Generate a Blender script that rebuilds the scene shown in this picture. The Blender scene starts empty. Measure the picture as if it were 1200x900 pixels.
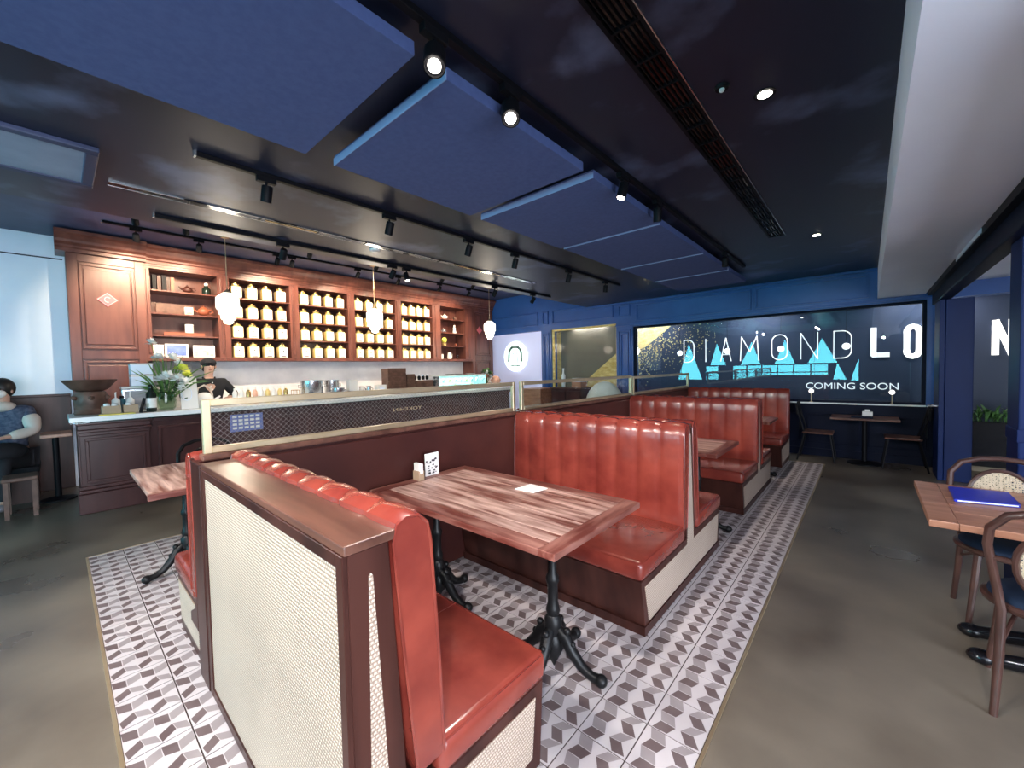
import bpy, bmesh, math, random
from mathutils import Vector, Matrix
random.seed(7)
PI = math.pi
S = bpy.context.scene
C = S.collection

# ------------------------------------------------------------------ camera
cd = bpy.data.cameras.new('camera'); cam = bpy.data.objects.new('camera', cd); C.objects.link(cam)
yaw, pit, rol = .7243, -.03587, -.02142
fwd = Vector((-math.sin(yaw)*math.cos(pit), math.cos(yaw)*math.cos(pit), math.sin(pit)))
rgt = Vector((math.cos(yaw), math.sin(yaw), 0)); upv = rgt.cross(fwd)
r2 = math.cos(rol)*rgt + math.sin(rol)*upv; u2 = -math.sin(rol)*rgt + math.cos(rol)*upv
M = Matrix((r2, u2, -fwd)).transposed().to_4x4(); M.translation = (0, 0, 1.5)
cam.matrix_world = M
cd.sensor_width = 36; cd.lens = 471.7/1200*36; cd.clip_start = .05; cd.clip_end = 200
S.camera = cam
# ------------------------------------------------------------------ world, light, exposure
S.view_settings.view_transform = 'Standard'; S.view_settings.look = 'None'
S.view_settings.gamma = 1; S.view_settings.use_curve_mapping = False
S.view_settings.exposure = 0.75
W = bpy.data.worlds.new('sky'); S.world = W; W.use_nodes = True
W.node_tree.nodes['Background'].inputs[0].default_value = (.80, .89, 1.0, 1)
W.node_tree.nodes['Background'].inputs[1].default_value = 11.0
def area(name, loc, rot, sx, sy, power, col=(1, 1, 1), portal=False):
    l = bpy.data.lights.new(name, 'AREA'); l.shape = 'RECTANGLE'; l.size = sx; l.size_y = sy
    l.energy = power; l.color = col
    if portal: l.cycles.is_portal = True
    o = bpy.data.objects.new(name, l); C.objects.link(o); o.location = loc; o.rotation_euler = rot
    return o
area('daylight_opening_back', (-3.9, -5.12, 1.75), (PI/2, 0, 0), 7.6, 2.2, 1, portal=True)
area('daylight_opening_right', (4.52, -1.6, 1.45), (0, -PI/2, PI), 2.7, 5.2, 1, portal=True)

# ------------------------------------------------------------------ materials
MATS = {}
def mat(name, col, rough=.5, metal=0, col2=None, scale=8, detail=4, stretch=(1, 1, 1), lo=.35, hi=.65,
        bump=0, bscale=None, emit=0, coat=0, trans=0, ior=1.45, alpha=1, rvar=0, spec=.5):
    m = bpy.data.materials.new(name); m.use_nodes = True; nt = m.node_tree; b = nt.nodes['Principled BSDF']
    b.inputs['Base Color'].default_value = (*col, 1); b.inputs['Roughness'].default_value = rough
    b.inputs['Metallic'].default_value = metal; b.inputs['Coat Weight'].default_value = coat
    b.inputs['Coat Roughness'].default_value = .15
    b.inputs['Transmission Weight'].default_value = trans; b.inputs['IOR'].default_value = ior
    b.inputs['Alpha'].default_value = alpha; b.inputs['Specular IOR Level'].default_value = spec
    if emit:
        b.inputs['Emission Color'].default_value = (*col, 1); b.inputs['Emission Strength'].default_value = emit
    if col2 or bump or rvar:
        tc = nt.nodes.new('ShaderNodeTexCoord'); mp = nt.nodes.new('ShaderNodeMapping')
        mp.inputs['Scale'].default_value = stretch; nt.links.new(tc.outputs['Object'], mp.inputs[0])
        oi = nt.nodes.new('ShaderNodeObjectInfo'); ad = nt.nodes.new('ShaderNodeVectorMath'); ad.operation = 'ADD'
        mul = nt.nodes.new('ShaderNodeMath'); mul.operation = 'MULTIPLY'; mul.inputs[1].default_value = 37
        nt.links.new(oi.outputs['Random'], mul.inputs[0])
        nt.links.new(mp.outputs[0], ad.inputs[0]); nt.links.new(mul.outputs[0], ad.inputs[1])
        n = nt.nodes.new('ShaderNodeTexNoise'); n.inputs['Scale'].default_value = scale; n.inputs['Detail'].default_value = detail
        nt.links.new(ad.outputs[0], n.inputs['Vector'])
        if col2:
            r = nt.nodes.new('ShaderNodeValToRGB'); r.color_ramp.elements[0].position = lo; r.color_ramp.elements[1].position = hi
            r.color_ramp.elements[0].color = (*col, 1); r.color_ramp.elements[1].color = (*col2, 1)
            nt.links.new(n.outputs[0], r.inputs[0]); nt.links.new(r.outputs[0], b.inputs['Base Color'])
            if emit: nt.links.new(r.outputs[0], b.inputs['Emission Color'])
        if rvar:
            mr = nt.nodes.new('ShaderNodeMapRange'); mr.inputs[3].default_value = rough-rvar; mr.inputs[4].default_value = rough+rvar
            mr.inputs[1].default_value = .3; mr.inputs[2].default_value = .7
            nt.links.new(n.outputs[0], mr.inputs[0]); nt.links.new(mr.outputs[0], b.inputs['Roughness'])
        if bump:
            n2 = n
            if bscale:
                n2 = nt.nodes.new('ShaderNodeTexNoise'); n2.inputs['Scale'].default_value = bscale
                nt.links.new(ad.outputs[0], n2.inputs['Vector'])
            bp = nt.nodes.new('ShaderNodeBump'); bp.inputs['Strength'].default_value = bump; bp.inputs['Distance'].default_value = .01
            nt.links.new(n2.outputs[0], bp.inputs['Height']); nt.links.new(bp.outputs[0], b.inputs['Normal'])
    MATS[name] = m; return m

leather = mat('leather', (.160, .023, .017), .27, col2=(.25, .044, .029), scale=5, bump=.22, bscale=11, coat=.45)
seam = mat('leather_seam', (.20, .03, .02), .45)
wood = mat('dark_wood', (.026, .008, .0065), .36, col2=(.062, .021, .016), scale=3, stretch=(3, 3, .5), detail=6, bump=.08, spec=.28)
woodx = mat('dark_wood_top', (.07, .028, .02), .30, col2=(.15, .065, .045), scale=3, stretch=(.6, 5, 5), detail=6)
cabwood = mat('cabinet_wood', (.085, .027, .021), .36, col2=(.15, .052, .038), scale=3, stretch=(3, 3, .5), detail=6)
redwood = mat('partition_wood', (.040, .011, .010), .42, col2=(.066, .018, .014), scale=2, spec=.3)
barwood = mat('bar_wood', (.040, .015, .016), .28, col2=(.070, .027, .026), scale=2, stretch=(3, 3, .6), spec=.3)
tabwood = mat('worn_table_wood', (.15, .045, .032), .38, col2=(.62, .42, .36), scale=3.5, stretch=(.8, 7, 7), detail=12, lo=.36, hi=.68, bump=.2)
tabedge = mat('worn_table_edge', (.13, .032, .024), .40, col2=(.40, .20, .16), scale=3, stretch=(1, 6, 6), detail=10, lo=.42, hi=.80, bump=.2)
tabedgey = mat('worn_table_edge_cross', (.13, .032, .024), .40, col2=(.40, .19, .15), scale=3, stretch=(8, 1, 6), detail=10, lo=.42, hi=.80, bump=.2)
sidewood = mat('side_table_wood', (.30, .13, .08), .35, col2=(.45, .22, .14), scale=3, stretch=(1, 6, 6), detail=8, bump=.1)
castiron = mat('cast_iron', (.008, .008, .009), .38, spec=.3)
gloss_black = mat('gloss_black', (.006, .006, .008), .12)
brass = mat('brushed_gold', (.62, .50, .33), .38, metal=.75, col2=(.50, .38, .24), scale=4)
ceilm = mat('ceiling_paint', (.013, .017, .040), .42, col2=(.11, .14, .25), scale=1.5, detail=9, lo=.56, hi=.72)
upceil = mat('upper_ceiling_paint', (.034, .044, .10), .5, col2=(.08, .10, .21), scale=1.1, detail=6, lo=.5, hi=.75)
panelm = mat('acoustic_felt', (.058, .090, .24), .9, col2=(.068, .105, .27), scale=30)
paneledge = mat('acoustic_panel_edge', (.22, .30, .52), .7)
blackm = mat('black_metal', (.005, .005, .007), .5, spec=.15)
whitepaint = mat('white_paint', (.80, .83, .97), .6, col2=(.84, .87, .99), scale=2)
leftwallm = mat('pale_wall', (.70, .78, .92), .45, col2=(.80, .86, .96), scale=1.5)
backsplash = mat('backsplash_stone', (.62, .62, .68), .35, col2=(.75, .75, .80), scale=3, detail=6)
greystone = mat('grey_stone', (.25, .26, .28), .4, col2=(.36, .37, .40), scale=4, stretch=(1, 1, 5))
bluem = mat('blue_paint', (.018, .080, .28), .34, col2=(.028, .105, .35), scale=2, coat=.2)
darkblue = mat('dark_blue_paint', (.0025, .005, .018), .5, spec=.12)
bluepost = mat('blue_post_paint', (.0015, .009, .062), .45, spec=.25, col2=(.003, .015, .085), scale=2, stretch=(1, 1, .3))
concrete = mat('polished_concrete', (.070, .053, .041), .34, col2=(.22, .185, .145), scale=1.1, detail=6, lo=.33, hi=.74, rvar=.09)
tile_l = mat('tile_light', (.50, .45, .465), .40, col2=(.57, .525, .54), scale=3, spec=.4)
tile_m = mat('tile_mid', (.27, .23, .24), .40, col2=(.32, .28, .285), scale=6, spec=.4)
tile_d = mat('tile_dark', (.115, .080, .082), .40, col2=(.16, .12, .122), scale=6, spec=.4)
grout = mat('grout', (.055, .035, .030), .8)
marble = mat('white_marble', (.78, .80, .80), .25, col2=(.86, .87, .87), scale=3)
gold = mat('gold_canister', (.80, .62, .26), .28, metal=.35)
goldlid = mat('gold_lid', (.70, .50, .20), .25, metal=.8)
paper = mat('white_paper', (.82, .81, .79), .6)
ink = mat('ink', (.05, .05, .06), .6)
navy = mat('navy_cushion', (.004, .016, .045), .8)
bentwood = mat('bentwood', (.045, .020, .017), .28, col2=(.075, .034, .027), scale=5, coat=.3)
bentblack = mat('black_bentwood', (.006, .005, .006), .4, spec=.2)
hoard = mat('hoarding_hazed', (.036, .048, .085), .5)  # black lifted to grey-blue, standing in for haze reflected in the pane
bluefolder = mat('blue_folder_cover', (.012, .025, .40), .4)
steel = mat('steel', (.6, .62, .65), .22, metal=.9)
skin = mat('skin', (.55, .33, .25), .5)
hair = mat('dark_hair', (.012, .009, .008), .5)
blackcloth = mat('black_cloth', (.012, .012, .016), .85)
creamcloth = mat('cream_cloth', (.60, .52, .46), .85)
greycloth = mat('navy_check_wool', (.035, .045, .085), .9, col2=(.10, .11, .16), scale=25)
glow = mat('pendant_glass', (1, .90, .74), .25, emit=1.5)
lens = mat('spot_lens', (1, .93, .80), .3, emit=25)
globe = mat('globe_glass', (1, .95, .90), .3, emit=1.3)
signglow = mat('lit_sign_white', (.86, 1, .96), .4, emit=1.4)
signgreen = mat('sign_green_print', (.24, .40, .36), .5)
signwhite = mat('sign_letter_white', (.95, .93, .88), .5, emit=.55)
lilac = mat('lilac_panel', (.62, .65, .92), .5, emit=.16)
olive = mat('olive_backdrop', (.17, .155, .13), .6, col2=(.20, .185, .15), scale=2)
goldprint = mat('gold_print', (.66, .44, .12), .45, col2=(.92, .74, .32), scale=9, detail=8, stretch=(1, 1, 2))
yellow = mat('yellow_card', (.80, .66, .12), .5)
kraft = mat('kraft_card', (.42, .30, .20), .7)
leafm = mat('leaf', (.06, .15, .035), .5, col2=(.12, .24, .06), scale=6)
leafd = mat('dark_leaf', (.012, .045, .015), .5, col2=(.025, .08, .025), scale=6)
petalw = mat('white_petal', (.85, .86, .84), .6)
petaly = mat('yellow_petal', (.72, .76, .12), .6)
petalp = mat('peach_petal', (.80, .45, .32), .6)
carved = mat('carved_wood', (.075, .035, .024), .5, col2=(.14, .07, .05), scale=9, bump=.4)
terracotta = mat('terracotta', (.26, .07, .035), .5)
ceramic = mat('white_ceramic', (.75, .74, .72), .25)
pink = mat('pink_plaque', (.62, .13, .15), .5)
pinklight = mat('pink_plaque_print', (.85, .50, .50), .5)
darkglass = mat('dark_bottle_glass', (.010, .016, .012), .08)
oat = mat('pale_floor', (.45, .36, .24), .5)

def glass(name, tint, fac=1.0, ior=1.5):
    # thin architectural glass: fresnel-weighted mirror over a tinted see-through pane
    m = bpy.data.materials.new(name); m.use_nodes = True; nt = m.node_tree; nt.nodes.clear()
    o = nt.nodes.new('ShaderNodeOutputMaterial'); mx = nt.nodes.new('ShaderNodeMixShader')
    t = nt.nodes.new('ShaderNodeBsdfTransparent'); g = nt.nodes.new('ShaderNodeBsdfGlossy'); f = nt.nodes.new('ShaderNodeFresnel')
    t.inputs[0].default_value = (*tint, 1); g.inputs[1].default_value = .01; f.inputs[0].default_value = ior
    ge = nt.nodes.new('ShaderNodeNewGeometry'); iv = nt.nodes.new('ShaderNodeMath'); iv.operation = 'SUBTRACT'; iv.inputs[0].default_value = 1
    nt.links.new(ge.outputs['Backfacing'], iv.inputs[1]); mu = nt.nodes.new('ShaderNodeMath'); mu.operation = 'MULTIPLY'
    nt.links.new(f.outputs[0], mu.inputs[0]); nt.links.new(iv.outputs[0], mu.inputs[1]); nt.links.new(mu.outputs[0], mx.inputs[0]); nt.links.new(t.outputs[0], mx.inputs[1]); nt.links.new(g.outputs[0], mx.inputs[2])
    nt.links.new(mx.outputs[0], o.inputs[0]); return m
pane = glass('window_glass', (.80, .86, .90), ior=1.75)
pane2 = glass('screen_glass', (.95, .96, .95), ior=1.3)
teal_tint = glass('tinted_glass', (.42, .90, .95), ior=1.45)
clearglass = glass('clear_glass', (.93, .93, .91), ior=1.2)

def cane_mat():
    m = bpy.data.materials.new('woven_cane'); m.use_nodes = True; nt = m.node_tree; b = nt.nodes['Principled BSDF']
    L = nt.links.new; N = nt.nodes.new
    tc = N('ShaderNodeTexCoord'); s = N('ShaderNodeSeparateXYZ'); L(tc.outputs['Object'], s.inputs[0])
    def mth(op, a, bv=None):
        n = N('ShaderNodeMath'); n.operation = op
        for i, x in enumerate((a, bv)):
            if x is None: continue
            if isinstance(x, (int, float)): n.inputs[i].default_value = x
            else: L(x, n.inputs[i])
        return n.outputs[0]
    u = mth('ADD', s.outputs[0], s.outputs[1]); k = 2*PI/.0115
    row = mth('MULTIPLY', s.outputs[2], k); sh = mth('MULTIPLY', mth('FLOOR', mth('DIVIDE', s.outputs[2], .0115)), PI)
    a = mth('SINE', mth('ADD', mth('MULTIPLY', u, k), sh)); c = mth('SINE', row)
    h = mth('MULTIPLY', mth('ADD', a, 1), mth('ADD', c, 1.0)); h = mth('MULTIPLY', h, .25)
    r = N('ShaderNodeValToRGB'); e = r.color_ramp.elements
    e[0].position = .0; e[0].color = (.34, .24, .18, 1); e[1].position = .38; e[1].color = (.78, .64, .53, 1)
    L(h, r.inputs[0])
    nz = N('ShaderNodeTexNoise'); nz.inputs['Scale'].default_value = 3; mix = N('ShaderNodeMix'); mix.data_type = 'RGBA'; mix.blend_type = 'MULTIPLY'
    mix.inputs[0].default_value = .35; L(r.outputs[0], mix.inputs[6]); L(nz.outputs[0], mix.inputs[7]); L(mix.outputs[2], b.inputs['Base Color'])
    bp = N('ShaderNodeBump'); bp.inputs['Strength'].default_value = .6; bp.inputs['Distance'].default_value = .004
    L(h, bp.inputs['Height']); L(bp.outputs[0], b.inputs['Normal']); b.inputs['Roughness'].default_value = .5
    return m
cane = cane_mat()

# ------------------------------------------------------------------ mesh building
class MB:
    def __init__(s): s.v = []; s.f = []; s.m = []
    def poly(s, pts, m=0):
        b = len(s.v); s.v += [tuple(p) for p in pts]; s.f.append(tuple(range(b, b+len(pts)))); s.m.append(m)
    def box(s, x0, y0, z0, x1, y1, z1, m=0):
        b = len(s.v)
        s.v += [(x0,y0,z0),(x1,y0,z0),(x1,y1,z0),(x0,y1,z0),(x0,y0,z1),(x1,y0,z1),(x1,y1,z1),(x0,y1,z1)]
        for q in ((0,3,2,1),(4,5,6,7),(0,1,5,4),(1,2,6,5),(2,3,7,6),(3,0,4,7)):
            s.f.append(tuple(b+i for i in q)); s.m.append(m)
        return s
    def prism(s, pts, ax, a0, a1, m=0):
        # pts 2D in the two remaining axes (order x,y,z without ax)
        def p3(p, a):
            return (a, p[0], p[1]) if ax == 'x' else (p[0], a, p[1]) if ax == 'y' else (p[0], p[1], a)
        n = len(pts); b = len(s.v); s.v += [p3(p, a0) for p in pts]+[p3(p, a1) for p in pts]
        s.f.append(tuple(b+i for i in range(n))[::-1]); s.f.append(tuple(b+n+i for i in range(n))); s.m += [m, m]
        for i in range(n):
            j = (i+1) % n; s.f.append((b+i, b+j, b+n+j, b+n+i)); s.m.append(m)
        return s
    def lathe(s, prof, c=(0, 0, 0), n=20, m=0, ax='z'):
        b = len(s.v)
        for r, z in prof:
            for i in range(n):
                a = 2*PI*i/n; q = (r*math.cos(a), r*math.sin(a), z)
                if ax == 'x': q = (z, q[0], q[1])
                if ax == 'y': q = (q[0], z, q[1])
                s.v.append((c[0]+q[0], c[1]+q[1], c[2]+q[2]))
        for k in range(len(prof)-1):
            for i in range(n):
                j = (i+1) % n; s.f.append((b+k*n+i, b+k*n+j, b+(k+1)*n+j, b+(k+1)*n+i)); s.m.append(m)
        s.f.append(tuple(b+i for i in range(n))[::-1]); s.m.append(m)
        k = len(prof)-1; s.f.append(tuple(b+k*n+i for i in range(n))); s.m.append(m)
        return s
    def tube(s, pts, r, n=8, m=0, closed=False):
        pts = [Vector(p) for p in pts]; N = len(pts); b = len(s.v)
        rr = r if isinstance(r, (list, tuple)) else [r]*N
        prev = None
        for i, p in enumerate(pts):
            t = (pts[(i+1) % N]-pts[i-1]) if closed else (pts[min(i+1, N-1)]-pts[max(i-1, 0)])
            t.normalize()
            if prev is None: u = t.orthogonal().normalized()
            else:
                u = prev-t*prev.dot(t); u = u.normalized() if u.length > 1e-6 else t.orthogonal().normalized()
            prev = u; w = t.cross(u)
            for k in range(n):
                a = 2*PI*k/n; s.v.append(tuple(p+(u*math.cos(a)+w*math.sin(a))*rr[i]))
        for i in range(N if closed else N-1):
            j = (i+1) % N
            for k in range(n):
                l = (k+1) % n; s.f.append((b+i*n+k, b+i*n+l, b+j*n+l, b+j*n+k)); s.m.append(m)
        if not closed:
            s.f.append(tuple(b+k for k in range(n))[::-1]); s.f.append(tuple(b+(N-1)*n+k for k in range(n))); s.m += [m, m]
        return s
    def ball(s, c, r, sc=(1, 1, 1), n=12, k=8, m=0):
        b = len(s.v)
        for i in range(1, k):
            th = PI*i/k
            for j in range(n):
                a = 2*PI*j/n
                s.v.append((c[0]+r*sc[0]*math.sin(th)*math.cos(a), c[1]+r*sc[1]*math.sin(th)*math.sin(a), c[2]+r*sc[2]*math.cos(th)))
        s.v += [(c[0], c[1], c[2]+r*sc[2]), (c[0], c[1], c[2]-r*sc[2])]; T = len(s.v)-2; B = T+1
        for i in range(k-2):
            for j in range(n):
                l = (j+1) % n; s.f.append((b+i*n+j, b+(i+1)*n+j, b+(i+1)*n+l, b+i*n+l)); s.m.append(m)
        for j in range(n):
            l = (j+1) % n; s.f.append((T, b+j, b+l)); s.m.append(m)
            q = b+(k-2)*n; s.f.append((B, q+l, q+j)); s.m.append(m)
        return s
    def mesh(s, name, mats, bevel=0, seg=2, smooth=False, fixn=True):
        me = bpy.data.meshes.new(name); me.from_pydata(s.v, [], s.f); me.update()
        for m in (mats if isinstance(mats, (list, tuple)) else [mats]): me.materials.append(m)
        me.polygons.foreach_set('material_index', s.m)
        bm = bmesh.new(); bm.from_mesh(me)
        if fixn: bmesh.ops.recalc_face_normals(bm, faces=bm.faces)
        if bevel:
            es = [e for e in bm.edges if len(e.link_faces) == 2 and e.calc_face_angle(0) > .5]
            bmesh.ops.bevel(bm, geom=es, offset=bevel, segments=seg, affect='EDGES', profile=.5, clamp_overlap=True)
        bm.to_mesh(me); bm.free()
        if smooth:
            me.polygons.foreach_set('use_smooth', [True]*len(me.polygons))
            try: me.set_sharp_from_angle(angle=math.radians(smooth if smooth is not True else 40))
            except Exception: pass
        return me

def link(name, me, parent=None, loc=(0, 0, 0)):
    o = bpy.data.objects.new(name, me); C.objects.link(o); o.location = loc
    if parent:
        o.parent = parent
    return o
USED = {}
def tagit(o, label, cat, group=None, kind=None):
    if label:
        if label in USED and not group: print('DUPLABEL', label)
        USED[label] = 1; o['label'] = label
    if cat: o['category'] = cat
    if group: o['group'] = group
    if kind: o['kind'] = kind
    return o
def thing(name, label, cat, loc=(0, 0, 0), rz=0, group=None):
    o = bpy.data.objects.new(name, None); C.objects.link(o); o.location = loc; o.rotation_euler = (0, 0, rz)
    o.empty_display_size = .1
    return tagit(o, label, cat, group)
def part(name, mb, mats, parent, bevel=0, seg=2, smooth=False, world=True, loc=None):
    """world=True: the mesh is given in world coordinates (parent has no rotation)"""
    me = mb.mesh(name, mats, bevel, seg, smooth) if isinstance(mb, MB) else mb
    off = Vector((0, 0, 0))
    if world and parent:
        p = parent
        while p: off -= Vector(p.location); p = p.parent
    if loc: off += Vector(loc)
    return link(name, me, parent, off)
def single(name, mb, mats, label, cat, base, bevel=0, seg=2, smooth=False, group=None, kind=None):
    """one-mesh thing, mesh in local coordinates about base"""
    o = link(name, mb.mesh(name, mats, bevel, seg, smooth) if isinstance(mb, MB) else mb, None, base)
    return tagit(o, label, cat, group, kind)
def struct(name, mb, mats, parent=None, bevel=0, smooth=False):
    o = part(name, mb, mats, parent, bevel, 1, smooth)
    if not parent: o['kind'] = 'structure'
    return o
def children(o): return [c for c in bpy.data.objects if c.parent == o]
KIDS = {}
def copy_tree(o, parent=None):
    c = o.copy(); C.objects.link(c); c.parent = parent
    if o.name not in KIDS: KIDS[o.name] = children(o)
    for ch in KIDS[o.name]: copy_tree(ch, c)
    return c
def dup(o, loc, rz=0, label=None, scale=None):
    c = copy_tree(o); c.location = loc; c.rotation_euler = (0, 0, rz)
    if scale: c.scale = scale
    if label: tagit(c, label, None, c.get('group'))
    return c
def B(*a): return MB().box(*a)
def text_mesh(txt, size, mat_, depth=.004, bold=0):
    cu = bpy.data.curves.new('lettering', 'FONT'); cu.body = txt; cu.size = size; cu.extrude = depth; cu.offset = bold
    cu.align_x = 'LEFT'; o = bpy.data.objects.new('t', cu); C.objects.link(o)
    bpy.context.view_layer.update()
    me = bpy.data.meshes.new_from_object(o.evaluated_get(bpy.context.evaluated_depsgraph_get()))
    bpy.data.objects.remove(o)
    me.materials.clear(); me.materials.append(mat_)
    return me

# ------------------------------------------------------------------ the room
CZ, UZ, FY, XR = 2.895, 3.44, 8.16, -.915
LX = -8.30
floor = struct('floor', B(LX-.2, -5.2, -.1, 4.6, 11, 0), concrete)
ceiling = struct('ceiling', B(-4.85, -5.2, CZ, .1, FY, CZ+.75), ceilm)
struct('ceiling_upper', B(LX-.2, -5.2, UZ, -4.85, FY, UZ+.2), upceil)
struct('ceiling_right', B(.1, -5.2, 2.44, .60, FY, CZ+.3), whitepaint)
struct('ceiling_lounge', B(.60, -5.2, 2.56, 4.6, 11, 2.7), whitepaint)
struct('wall_left', B(LX-.2, -5.2, 0, LX, 8.9, UZ+.1), leftwallm)
bb = MB().box(LX, -5, 0, LX+.03, .12, 1.27); bb.box(LX, -5, 1.27, LX+.05, .12, 1.30)
struct('trim_1', bb, wood, bevel=.004)
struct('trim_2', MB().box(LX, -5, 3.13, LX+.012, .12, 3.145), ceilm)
# tiled inlay
T = .20895; TX = -.458-.012; TY = 1.57665-7*T
NX, NY = 21, 35
tb = MB()
tb.box(0, 0, 0, T-.0055, T-.0055, .008, 0)
def tp(poly, m, z=.0083):
    tb.poly([(x*(T-.0055), y*(T-.0055), z) for x, y in poly], m)
for o in (0, .5):
    tp([(.08, .0+o), (.17, .24+o), (.47, .24+o), (.375, .015+o)], 2)
    tp([(.56, .25+o), (.80, .285+o), (.97, .045+o), (.73, .01+o)], 2)
    tp([(.17, .255+o), (.46, .255+o), (.36, .495+o), (.08, .495+o)], 1)
    tp([(.56, .26+o), (.69, .475+o), (.95, min(.53+o, 1)), (.80, .295+o)], 1, .0081)
tile_me = tb.mesh('tile', [tile_l, tile_m, tile_d])
cells = [(i, j) for i in range(NX) for j in range(NY)]
def tilevis(i, j):
    x = TX-(i+.5)*T; y = TY+(j+.5)*T
    d = Vector((x, y, -1.5)); z = d.dot(fwd)
    if z < .3: return -1
    u = 600+471.7*d.dot(r2)/z; v = 450-471.7*d.dot(u2)/z
    if not (-20 < u < 1220 and v < 920): return -1
    if -2.45 < x < XR-.05 and not (1.25 < y < 2.15 or 3.6 < y < 4.35 or 5.95 < y < 6.7): return -1
    if -3.1 < x < -2.4: return -1
    if x < -2.45 and y > 1.6: return -1
    return 1/d.length
vis = sorted([c for c in cells if tilevis(*c) > 0], key=lambda c: -tilevis(*c))[:298]
vs = set(vis)
for i, j in vis:
    link('tile', tile_me, floor, (TX-(i+1)*T+.002, TY+j*T+.002, 0))
rest = MB()
for i, j in cells:
    if (i, j) in vs: continue
    b = len(rest.v); ox = TX-(i+1)*T+.002; oy = TY+j*T+.002
    for f, m in zip(tb.f, tb.m):
        rest.poly([(tb.v[k][0]+ox, tb.v[k][1]+oy, tb.v[k][2]) for k in f], m)
o = part('tile_field', rest.mesh('tile_field', [tile_l, tile_m, tile_d]), None, floor); o['kind'] = 'stuff'
x0, x1, y0, y1 = TX-NX*T, TX, TY, TY+NY*T
part('grout_bed', B(x0, y0, 0, x1, y1, .005), grout, floor)
eb = MB(); eb.box(x1, y0-.014, 0, x1+.012, y1+.012, .010); eb.box(x0-.014, y0-.014, 0, x0, y1+.012, .010)
eb.box(x0, y0-.014, 0, x1, y0, .010); eb.box(x0, y1, 0, x1, y1+.012, .010)
part('edge_strip', eb, brass, floor)
# side aisle skirting stone
# far wall -------------------------------------------------
wf = struct('wall_far', MB().box(LX, FY, 2.46, -4.14, FY+.25, UZ+.1).box(-4.14, FY, 2.36, 4.6, FY+.25, CZ+.1)
            .box(-6.2, FY, 0, -5.9, FY+.25, 2.46).box(-4.14, FY, 0, -3.75, FY+.25, 2.36)
            .box(-3.75, FY, 0, .62, FY+.25, .86).box(.62, FY, 0, .72, FY+.25, 2.36), bluem)
def raised(x0, z0, x1, z1, w=.03, d=.035, m=None, y=FY):
    f = MB()
    f.box(x0, y-d, z0, x1, y, z0+w); f.box(x0, y-d, z1-w, x1, y, z1); f.box(x0, y-d, z0+w, x0+w, y, z1-w); f.box(x1-w, y-d, z0+w, x1, y, z1-w)
    return part('panel_moulding', f, m or bluem, wf, bevel=.004, seg=1)
for a in ((-7.85, 2.60, -6.28, 2.93), (-6.14, 2.60, -5.96, 2.93), (-5.84, 2.60, -4.20, 2.93), (-4.08, 2.60, -3.81, 2.84), (-3.68, 2.47, -1.55, 2.82), (-1.49, 2.47, .0, 2.82),
          (-6.15, .3, -5.95, 2.40), (-6.11, .36, -5.99, 2.34), (-4.09, .3, -3.80, 2.30), (-4.04, .36, -3.85, 2.24)):
    raised(*a)
part('crown_moulding', MB().box(-4.85, FY-.05, 2.85, .1, FY, CZ), bluem, wf, bevel=.008)
part('wall_cap', MB().box(-4.14, FY-.03, 2.385, .72, FY, 2.43), bluem, wf, bevel=.006)
wn = struct('wall_dado', B(-3.75, FY-.02, 0, .72, FY, .845), darkblue)
for i in range(6):
    xa = -3.68+i*.735
    f = MB(); d = FY-.034
    f.box(xa, d, .20, xa+.66, FY-.02, .225); f.box(xa, d, .655, xa+.66, FY-.02, .68); f.box(xa, d, .225, xa+.025, FY-.02, .655); f.box(xa+.635, d, .225, xa+.66, FY-.02, .655)
    part('panel_moulding', f, darkblue, wn, bevel=.004, seg=1)
struct('baseboard_far', B(-3.75, FY-.04, 0, .72, FY-.02, .12), darkblue)
# window 1 (the wide pane) with sill
w1 = struct('window_1', MB().box(-3.75, FY+.02, .86, .62, FY+.12, .90).box(-3.75, FY+.02, 2.32, .62, FY+.12, 2.36)
            .box(-3.75, FY+.02, .90, -3.71, FY+.12, 2.32).box(.58, FY+.02, .90, .62, FY+.12, 2.32), darkblue)
part('glass_pane', B(-3.71, FY+.06, .90, -2.78, FY+.066, 2.32), pane, w1)
part('glass_pane', B(-2.775, FY+.06, .90, -.66, FY+.066, 2.32), pane, w1)
part('glass_pane', B(-.655, FY+.06, .90, .58, FY+.066, 2.32), pane, w1)
part('window_sill', B(-3.75, FY-.05, .845, .62, FY+.06, .865), marble, w1, bevel=.004)
w2 = struct('window_2', MB().box(-5.9, FY+.05, 2.42, -4.14, FY+.1, 2.46).box(-5.9, FY+.05, 0, -5.85, FY+.1, 2.42).box(-4.17, FY+.05, 0, -4.14, FY+.1, 2.42), goldprint)
part('glass_pane', B(-5.85, FY+.07, 0, -4.17, FY+.076, 2.42), clearglass, w2)
# behind the openings
struct('wall_hoarding', B(-4.3, 8.83, 0, 4.6, 8.95, 2.9), hoard)
struct('wall_backdrop', B(-6.5, 8.52, 0, -4.31, 8.6, 2.9), olive)
struct('wall_lightbox', B(-8.6, 8.27, 0, -6.1, 8.4, 2.6), lilac)
struct('ceiling_far', B(-8.6, FY+.25, 2.55, 4.6, 8.85, 2.65), hoard)
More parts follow.
